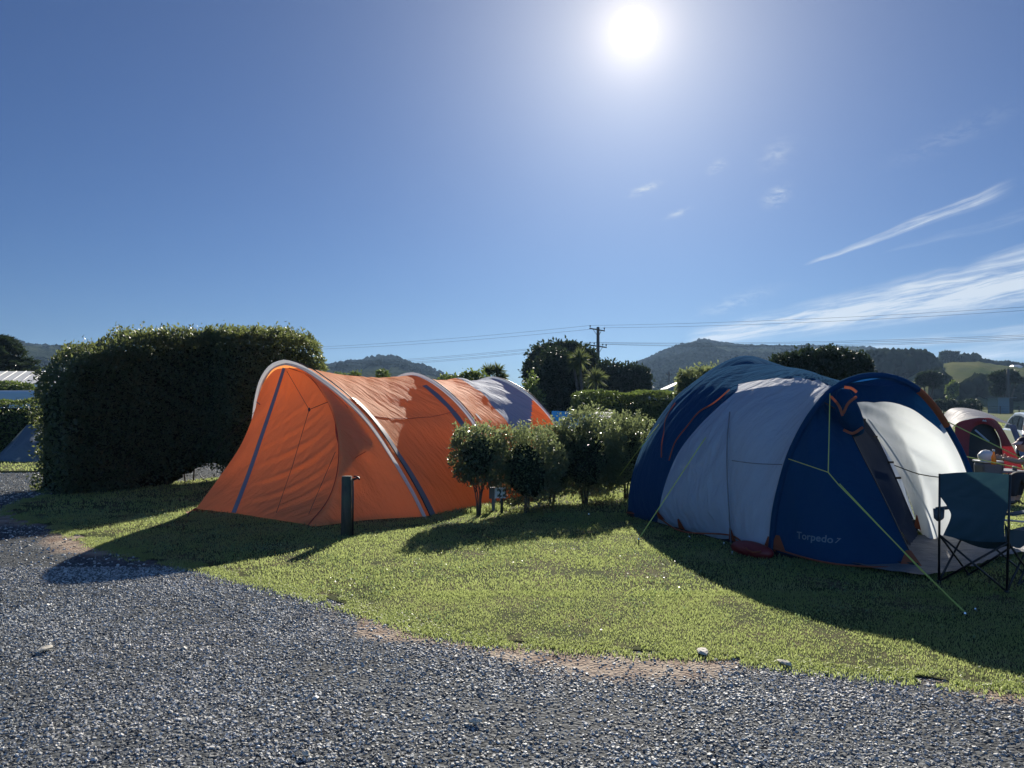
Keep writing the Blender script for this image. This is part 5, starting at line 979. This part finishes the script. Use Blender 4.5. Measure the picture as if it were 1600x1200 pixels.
# ---- person bending forward over a low table, half out of the frame
def skin_fig(name, verts, edges, radii, mat, par, sub=2, root=0):
    me = bpy.data.meshes.new(name); off = OFF[par.name]; me.from_pydata([tuple(Vector(v)-off) for v in verts], edges, []); me.materials.append(mat); o = bpy.data.objects.new(name, me); COL.objects.link(o); o.parent = par; OFF[o.name] = off
    m = o.modifiers.new('skin', 'SKIN'); m.use_smooth_shade = True
    for i, sv in enumerate(me.skin_vertices[0].data): rr = radii[i]; sv.radius = (rr, rr) if not isinstance(rr, tuple) else rr; sv.use_root = (i == root)
    s = o.modifiers.new('sub', 'SUBSURF'); s.levels = sub; s.render_levels = sub; return o
def person():
    Y0 = 12.2; t = thing('person', flat(1600, 0, Y0), 'person in a cap and dark trousers leaning forward with a bottle at the right edge', 'person')
    m_sk = M('skin', (.42, .23, .16), rough=.55, spec=.4); m_tr = M('dark_trousers', (.012, .013, .02), rough=.8); m_sh = M('dark_plum_shirt', (.05, .022, .035), rough=.8); m_cp = M('pale_pink_cap', (.50, .32, .32), rough=.7); m_cap2 = M('dark_cap', (.045, .02, .03), rough=.8)
    A = lambda x, y, d=0: at(x, y, Y0+d)
    hip = A(1648, 762, .1); chest = A(1636, 716, 0); neck = A(1616, 702, -.02); shl = A(1612, 710, -.16); shr = A(1626, 708, .2); elb = A(1592, 722, -.22); wr = A(1566, 716, -.2); elr = A(1604, 724, .16); wrr = A(1574, 715, .1)
    head = A(1598, 695, -.02); kn = A(1586, 742, -.12); an = A(1582, 782, -.1); toe = A(1570, 786, -.15); kn2 = A(1594, 744, .18); an2 = A(1590, 780, .2); toe2 = A(1577, 783, .2)
    V = [hip, hip.lerp(chest, .5)+Vector((.02, 0, .02)), chest, neck, head, shl, elb, wr, shr, elr, wrr, kn, an, toe, kn2, an2, toe2]
    E_ = [(0, 1), (1, 2), (2, 3), (3, 4), (2, 5), (5, 6), (6, 7), (2, 8), (8, 9), (9, 10), (0, 11), (11, 12), (12, 13), (0, 14), (14, 15), (15, 16)]
    Rr = [.15, .15, .15, .055, .075, .06, .042, .030, .06, .042, .030, .075, .045, .04, .075, .045, .04]; skin_fig('body', V, E_, Rr, m_sk, t)
    hM = Matrix.Rotation(R(-24), 3, 'Y'); MB().ell(head, (.098, .078, .115), hM, 16, 12, f=lambda d: 1+.07*max(0, -d.x)*(d.z < 0)).build('head', m_sk, t, True)
    b = MB().ell(head+Vector((-.095, 0, -.015)), (.02, .012, .02), None, 8, 6); b.build('nose', m_sk, t, True); MB().ell(head+Vector((-.01, -.078, -.01)), (.018, .01, .028)).build('ear', m_sk, t, True)
    for s in (-.032, .032): MB().ell(head+Vector((-.083, s, .018)), (.012, .012, .009)).build('eye', m_black, t, True)
    MB().ell(head+Vector((-.085, 0, -.055)), (.012, .026, .006)).build('mouth', m_sh, t, True)
    MB().ell(head+Vector((.012, 0, .032)), (.108, .09, .098), hM, 16, 10, f=lambda d: 1 if d.z > -.1 else .82).build('cap', m_cap2, t, True)
    br = []; 
    for k in range(9):
        th = -1.1+2.2*k/8; br.append((head+Vector((-.075*math.cos(th)-.012, .082*math.sin(th), .045)), head+Vector((-.075*math.cos(th)-.012-.085*math.cos(th), .085*math.sin(th), .000))))
    V = [p for pr in br for p in pr]; V += [v+Vector((0, 0, .010)) for v in V]; n = 18; F = [(2*i, 2*i+1, 2*i+3, 2*i+2) for i in range(8)]+[(n+2*i, n+2*i+2, n+2*i+3, n+2*i+1) for i in range(8)]+[(2*i+1, n+2*i+1, n+2*i+3, 2*i+3) for i in range(8)]; MB().add(V, F).build('cap_brim', m_cp, t, True)
    skin_fig('shirt', [hip+Vector((0, 0, .05)), hip.lerp(chest, .5)+Vector((.02, 0, .02)), chest, chest.lerp(neck, .6), shl, shl.lerp(elb, .35), shr, shr.lerp(elr, .35)], [(0, 1), (1, 2), (2, 3), (2, 4), (4, 5), (2, 6), (6, 7)], [.165, .165, .165, .08, .075, .062, .075, .062], m_sh, t)
    skin_fig('trousers', [hip, kn, an+Vector((0, 0, .05)), kn2, an2+Vector((0, 0, .05))], [(0, 1), (1, 2), (0, 3), (3, 4)], [.17, .092, .07, .092, .07], m_tr, t)
    for a_, to in ((an, toe), (an2, toe2)): MB().ell(a_.lerp(to, .5)+Vector((0, 0, -.01)), (.12, .045, .04)).build('shoe', m_black, t, True)
    for w_, sgn in ((wr, -1), (wrr, 1)):       # hands: palm, four curled fingers and a thumb each
        d = Vector((-1, 0, .12)).normalized(); MB().ell(w_+d*.045, (.045, .026, .036)).build('palm', m_sk, t, True)
        for k in range(4):
            q = w_+d*.075+Vector((0, 0, .026-.017*k)); L = (.030, .036, .033, .026)[k]; MB().tube([q, q+Vector((-L*.8, .010*-sgn, .0)), q+Vector((-L*1.1, .026*-sgn, -.004)), q+Vector((-L*.7, .044*-sgn, -.006))], [.009, .0085, .008, .006], 7).build('finger', m_sk, t, True)
        q = w_+d*.03+Vector((0, -.012*sgn, .03)); MB().tube([q, q+Vector((-.025, -.012*sgn, .022)), q+Vector((-.048, -.012*sgn, .02))], [.011, .010, .007], 7).build('thumb', m_sk, t, True)
    # bottle held in the near hand
    bt = thing('bottle', wr+Vector((-.12, 0, -.09)), 'small bottle of amber drink with a white cap held over the low table', 'bottle'); p = wr+Vector((-.115, .03, -.10)); m_am = M('amber_drink', (.55, .26, .03), rough=.15, spec=.6, trans=.4, tcol=(.8, .4, .04))
    MB().tube([p, p+Vector((0, 0, .12)), p+Vector((0, 0, .16)), p+Vector((0, 0, .21))], [.036, .036, .016, .014], 14).build('glass', m_am, bt, True); MB().tube([p+Vector((0, 0, .205)), p+Vector((0, 0, .235))], .019, 12).build('cap', m_sign, bt, True)
    # folding chair under the person
    ch = thing('camp_chair', flat(1640, 0, Y0+.1), 'dark folding chair under the person at the right edge', 'camp chair'); s0 = flat(1618, 0, Y0-.2)
    for dx in (0, .5):
        for dy in (0, .48): MB().tube([s0+Vector((dx, dy, 0)), s0+Vector((.5-dx, dy, .38))], .011, 7).build('leg', m_black, ch, True)
    MB().box(s0+Vector((.27, .24, .375)), (.52, .5, .025)).build('seat', m_chair, ch, bevel=.008); MB().box(s0+Vector((.54, .24, .62)), (.025, .5, .42)).build('backrest', m_chair, ch, bevel=.008)
person()
def camp_kitchen():
    Y0 = 12.4; t = thing('camp_table', flat(1558, 0, Y0), 'low grey folding table in front of the person', 'camp table'); z = at(1560, 737, Y0).z; a = at(1538, 0, Y0).x; b_ = at(1592, 0, Y0).x; m_tb = M('grey_table_top', (.20, .215, .23), rough=.5)
    MB().box(((a+b_)/2, Y0+.2, z), (b_-a, .5, .03)).build('tabletop', m_tb, t, bevel=.006)
    for x in (a+.03, b_-.03):
        for y in (Y0, Y0+.4): MB().tube([(x, y, 0), (x, y, z)], .012, 7).build('leg', m_black, t, True)
    c = thing('cool_box', flat(1533, 0, Y0-.05), 'rounded dark grey cool box with a pale rim left of the low table', 'cool box'); x0 = at(1534, 0, Y0).x; zt_ = at(1534, 722, Y0).z; m_cb = M('grey_cool_box', (.10, .10, .115), rough=.5)
    MB().box((x0, Y0+.02, zt_*.5), (.30, .30, zt_), taper=1.06).build('body', m_cb, c, bevel=.05); MB().box((x0, Y0+.02, zt_+.012), (.33, .33, .03)).build('lid', m_sign, c, bevel=.012)
    g_ = thing('carrier_bag', at(1540, 720, Y0), 'crumpled white bag on the cool box beside the person', 'bag'); k = at(1541, 721, Y0); MB().ell((k.x, Y0, zt_+.10), (.13, .11, .10), None, 14, 9, f=lambda d: .88+.2*random.random()).build('bag', m_sign, g_, True)
    for i, (x, h_, l_, m_) in enumerate(((1556, .10, 'short black cup on the low table', m_black), (1577, .07, 'small dark tin at the right of the low table', m_box))):
        o = thing('mug' if i == 0 else 'tin', (at(x, 0, Y0).x, Y0+.05, z+.015), l_, 'mug' if i == 0 else 'tin'); MB().tube([(at(x, 0, Y0).x, Y0+.05, z+.016), (at(x, 0, Y0).x, Y0+.05, z+.016+h_)], [.035, .038], 12).build('vessel', m_, o, True)
camp_kitchen()
o = MB().tube(crv([gr(1549, 812, .30), gr(1575, 813, .32), gr(1660, 822, .30)], 10), .012, 6).build('tent_pole', m_silver_pole); tag(o, 'loose pale pole lying across low supports behind the teal chair', 'pole')

# ---- left background: building, caravan
def building():
    Y1, Y2 = 38.0, 44.0; sk_ = -2.9; t = thing('service_building', (at(-60, 0, Y1).x, Y1, 0), 'low building with a pale ribbed metal roof at the left', 'building'); x0 = at(-320, 0, Y1).x; x1 = at(93, 0, Y1).x; z1 = at(0, 600, Y1).z; z2 = at(0, 580, Y2).z
    m_rf = M('pale_metal_roofing', (.66, .66, .63), rough=.5, spec=.4, var=[(1.5, (.56, .55, .53), .4, .7)]); m_wl = M('tan_wall', (.16, .135, .11), rough=.8)
    MB().add([(x0, Y1, z1), (x1, Y1, z1), (x1+sk_, Y2, z2), (x0+sk_, Y2, z2), (x0, Y1, z1-.03), (x1, Y1, z1-.03), (x1+sk_, Y2, z2-.03), (x0+sk_, Y2, z2-.03)], [(0, 1, 2, 3), (7, 6, 5, 4), (0, 4, 5, 1), (1, 5, 6, 2), (3, 2, 6, 7)]).build('roof', m_rf, t)
    b = MB(); x = x0+.1
    while x < x1: b.tube([(x, Y1, z1+.01), (x+sk_, Y2, z2+.01)], .022, 5); x += .55
    o = b.build('roof_rib', m_sign, t, True); b = None
    MB().box(((x0+x1)/2, Y1+.04, z1-.08), (x1-x0, .08, .12)).build('fascia', m_sign, t); MB().box(((x0+x1)/2, Y1+3, (z1-.12)/2), (x1-x0-.6, 5, z1-.12)).build('wall', m_wl, t)
    MB().add([(x0+sk_, Y2, z2), (x1+sk_, Y2, z2), (x1+sk_, Y2+3.5, z1), (x0+sk_, Y2+3.5, z1)], [(0, 1, 2, 3)]).build('rear_roof', m_rf, t)
building()
def caravan():
    Yc = 31.0; t = thing('caravan', (at(20, 0, Yc).x, Yc, 0), 'pale blue white caravan between the low hedge and the metal roofed building', 'caravan'); x0, x1 = at(-70, 0, Yc).x, at(90, 0, Yc).x; z = at(0, 610, Yc).z; m_cv = M('pale_caravan_skin', (.42, .50, .55), rough=.4); m_g = M('dark_caravan_glass', (.02, .03, .04), rough=.1)
    MB().box(((x0+x1)/2, Yc+1.1, (z+.35)/2), (x1-x0, 2.2, z-.35)).build('body', m_cv, t, bevel=.12)
    for a, b_, y0, y1 in ((8, 24, 624, 636), (57, 72, 621, 634)): 
        xa, xb = at(a, 0, Yc).x, at(b_, 0, Yc).x; za, zb = at(0, y1, Yc).z, at(0, y0, Yc).z; MB().box(((xa+xb)/2, Yc-.01, (za+zb)/2), (xb-xa, .03, zb-za)).build('window', m_g, t, bevel=.01)
    xa, xb = at(35, 0, Yc).x, at(53, 0, Yc).x; zb = at(0, 621, Yc).z; MB().tube([(xa, Yc-.015, .5), (xa, Yc-.015, zb), (xb, Yc-.015, zb), (xb, Yc-.015, .5)], .015, 5).build('door_trim', m_sign, t)
    MB().box((at(67, 0, Yc).x, Yc-.02, at(0, 616, Yc).z), (.28, .04, .05)).build('vent', m_box, t)
    for x in (x0+1.2, x1-1.2): MB().tube([(x, Yc+.1, .32), (x, Yc+.35, .32)], .32, 16).build('wheel', m_black, t, True)
caravan()

# ---- poles, wires, shed, house, fence
m_pw = M('grey_pole_wood', (.10, .085, .07), rough=.9); m_wire = M('dark_wire', (.03, .03, .035), rough=.6)
def utility_pole(Yd, px, top_py, label, arms, s=1.0):
    t = thing('utility_pole', flat(px, 0, Yd), label, 'utility pole', 'utility poles'); tp = at(px, top_py, Yd); x = tp.x; sc = Yd/FPX; ends = []
    MB().tube([(x-.05*s, Yd, -.1), (x, Yd, tp.z)], [.20*s, .15*s], 8).build('pole', m_pw, t, True)
    for (y, xl, yl, xr, yr, pins) in arms:
        a, b_ = at(xl, yl, Yd-.2), at(xr, yr, Yd-.2); MB().tube([a, b_], .07*s, 6).build('crossarm', m_pw, t, False); c = a.lerp(b_, .5)
        for k, w in ((.22, 0), (.78, 0)): MB().tube([a.lerp(b_, k), Vector((x, Yd-.2, c.z-.75*s))], .025*s, 5).build('brace', m_pw, t)
        for p in pins: q = a.lerp(b_, p); MB().tube([q, q+Vector((0, 0, .16*s)), q+Vector((0, 0, .2*s)), q+Vector((0, 0, .32*s))], [.025*s, .025*s, .07*s, .06*s], 7).build('insulator', m_wire, t, True); ends.append(q+Vector((0, 0, .3*s)))
    return ends
e1 = utility_pole(75, 934.5, 511, 'tall wooden utility pole with two crossarms behind the trees', [(515, 921, 513, 945, 517, (.05, .97)), (541, 920, 539, 948, 543, (.07, .3, .78, .97))])
e2 = utility_pole(190, 1045, 581, 'small distant utility pole at the foot of the long hill', [(585, 1040, 585, 1050, 586, (.1, .9))], 1.2)
utility_pole(116, 1575, 576, 'plain dark pole standing against the layered pine', [], 1.3)
dl = (Vector((-50, 108, 9.1)), Vector((52, 46, 9.0)))
def wire(a, b_, sag, r, label):
    n = 24; P = [a.lerp(b_, k/n)-Vector((0, 0, sag*4*(k/n)*(1-k/n))) for k in range(n+1)]; tag(MB().tube(P, r, 4).build('power_line', m_wire), label, 'power line', 'power lines strung from the tall pole')
for i, q in enumerate(e1):
    up_ = i < 2; h = 9.1 if up_ else 6.95; k = (i*.8 if up_ else (i-2)*.35); tier = 'upper' if up_ else 'lower'
    nm = (['left', 'right'][i] if up_ else ['leftmost', 'second', 'third', 'rightmost'][i-2])
    wire(q, Vector((-52-k*.4, 108+k, h)), .8+.1*i, .011, f'power line running left from the {nm} pin of the {tier} crossarm')
    wire(q, Vector((54+k, 47+k*1.4, h+.15)), .55+.06*i, .010, f'power line running right from the {nm} pin of the {tier} crossarm')
t = thing('shed', flat(1560, 0, 108), 'small grey blue shed at the edge of the far field', 'shed'); a = at(1549, 0, 108).x; b_ = at(1576, 0, 108).x; z = at(0, 622, 108).z
MB().box(((a+b_)/2-.35, 109.2, z/2), (b_-a-.9, 2.4, z)).build('wall', M('shed_cladding', (.16, .20, .22), rough=.7), t); MB().box((b_-.4, 109.4, z/2-.05), (.85, 2.0, z-.1)).build('dark_bay', m_black, t); MB().box(((a+b_)/2, 109.2, z+.05), (b_-a+.3, 2.8, .1)).build('roof', m_box, t)
t = thing('house', at(1587, 576, 300), 'tiny white house on the pasture skyline at the right', 'house'); p = at(1587, 575.5, 300); MB().box(p, (3.2, 3, 1.3)).build('wall', m_sign, t); MB().add([p+Vector(v) for v in ((-1.9, -1.8, .65), (1.9, -1.8, .65), (1.9, 1.8, .65), (-1.9, 1.8, .65), (-1.2, 0, 1.4), (1.2, 0, 1.4))], [(0, 1, 5, 4), (2, 3, 4, 5), (0, 4, 3), (1, 2, 5)]).build('roof', m_sign, t)
t = thing('farm_building', flat(1068, 0, 140), 'distant pale farm roof beside the small utility pole', 'building'); p = at(1066, 606, 140); MB().box((p.x, 141, p.z*.5), (5.0, 5, p.z)).build('wall', m_box, t); MB().add([p+Vector(v) for v in ((-3, -.6, -.2), (.6, -.6, 1.5), (.8, 6, 1.5), (-3, 6, -.2))], [(0, 1, 2, 3)]).build('roof', m_sign, t)
t = thing('wire_fence', (60, 100, 0), 'post and wire fence along the edge of the far field', 'fence')
for i in range(34): x = 36+i*2.6; MB().box((x, 104, .5), (.10, .10, 1.15)).build('post', m_pw, t)
for z in (.35, .7, 1.0): MB().tube([(36, 104, z), (122, 104, z)], .012, 4).build('wire', m_wire, t)
haze(.0002)
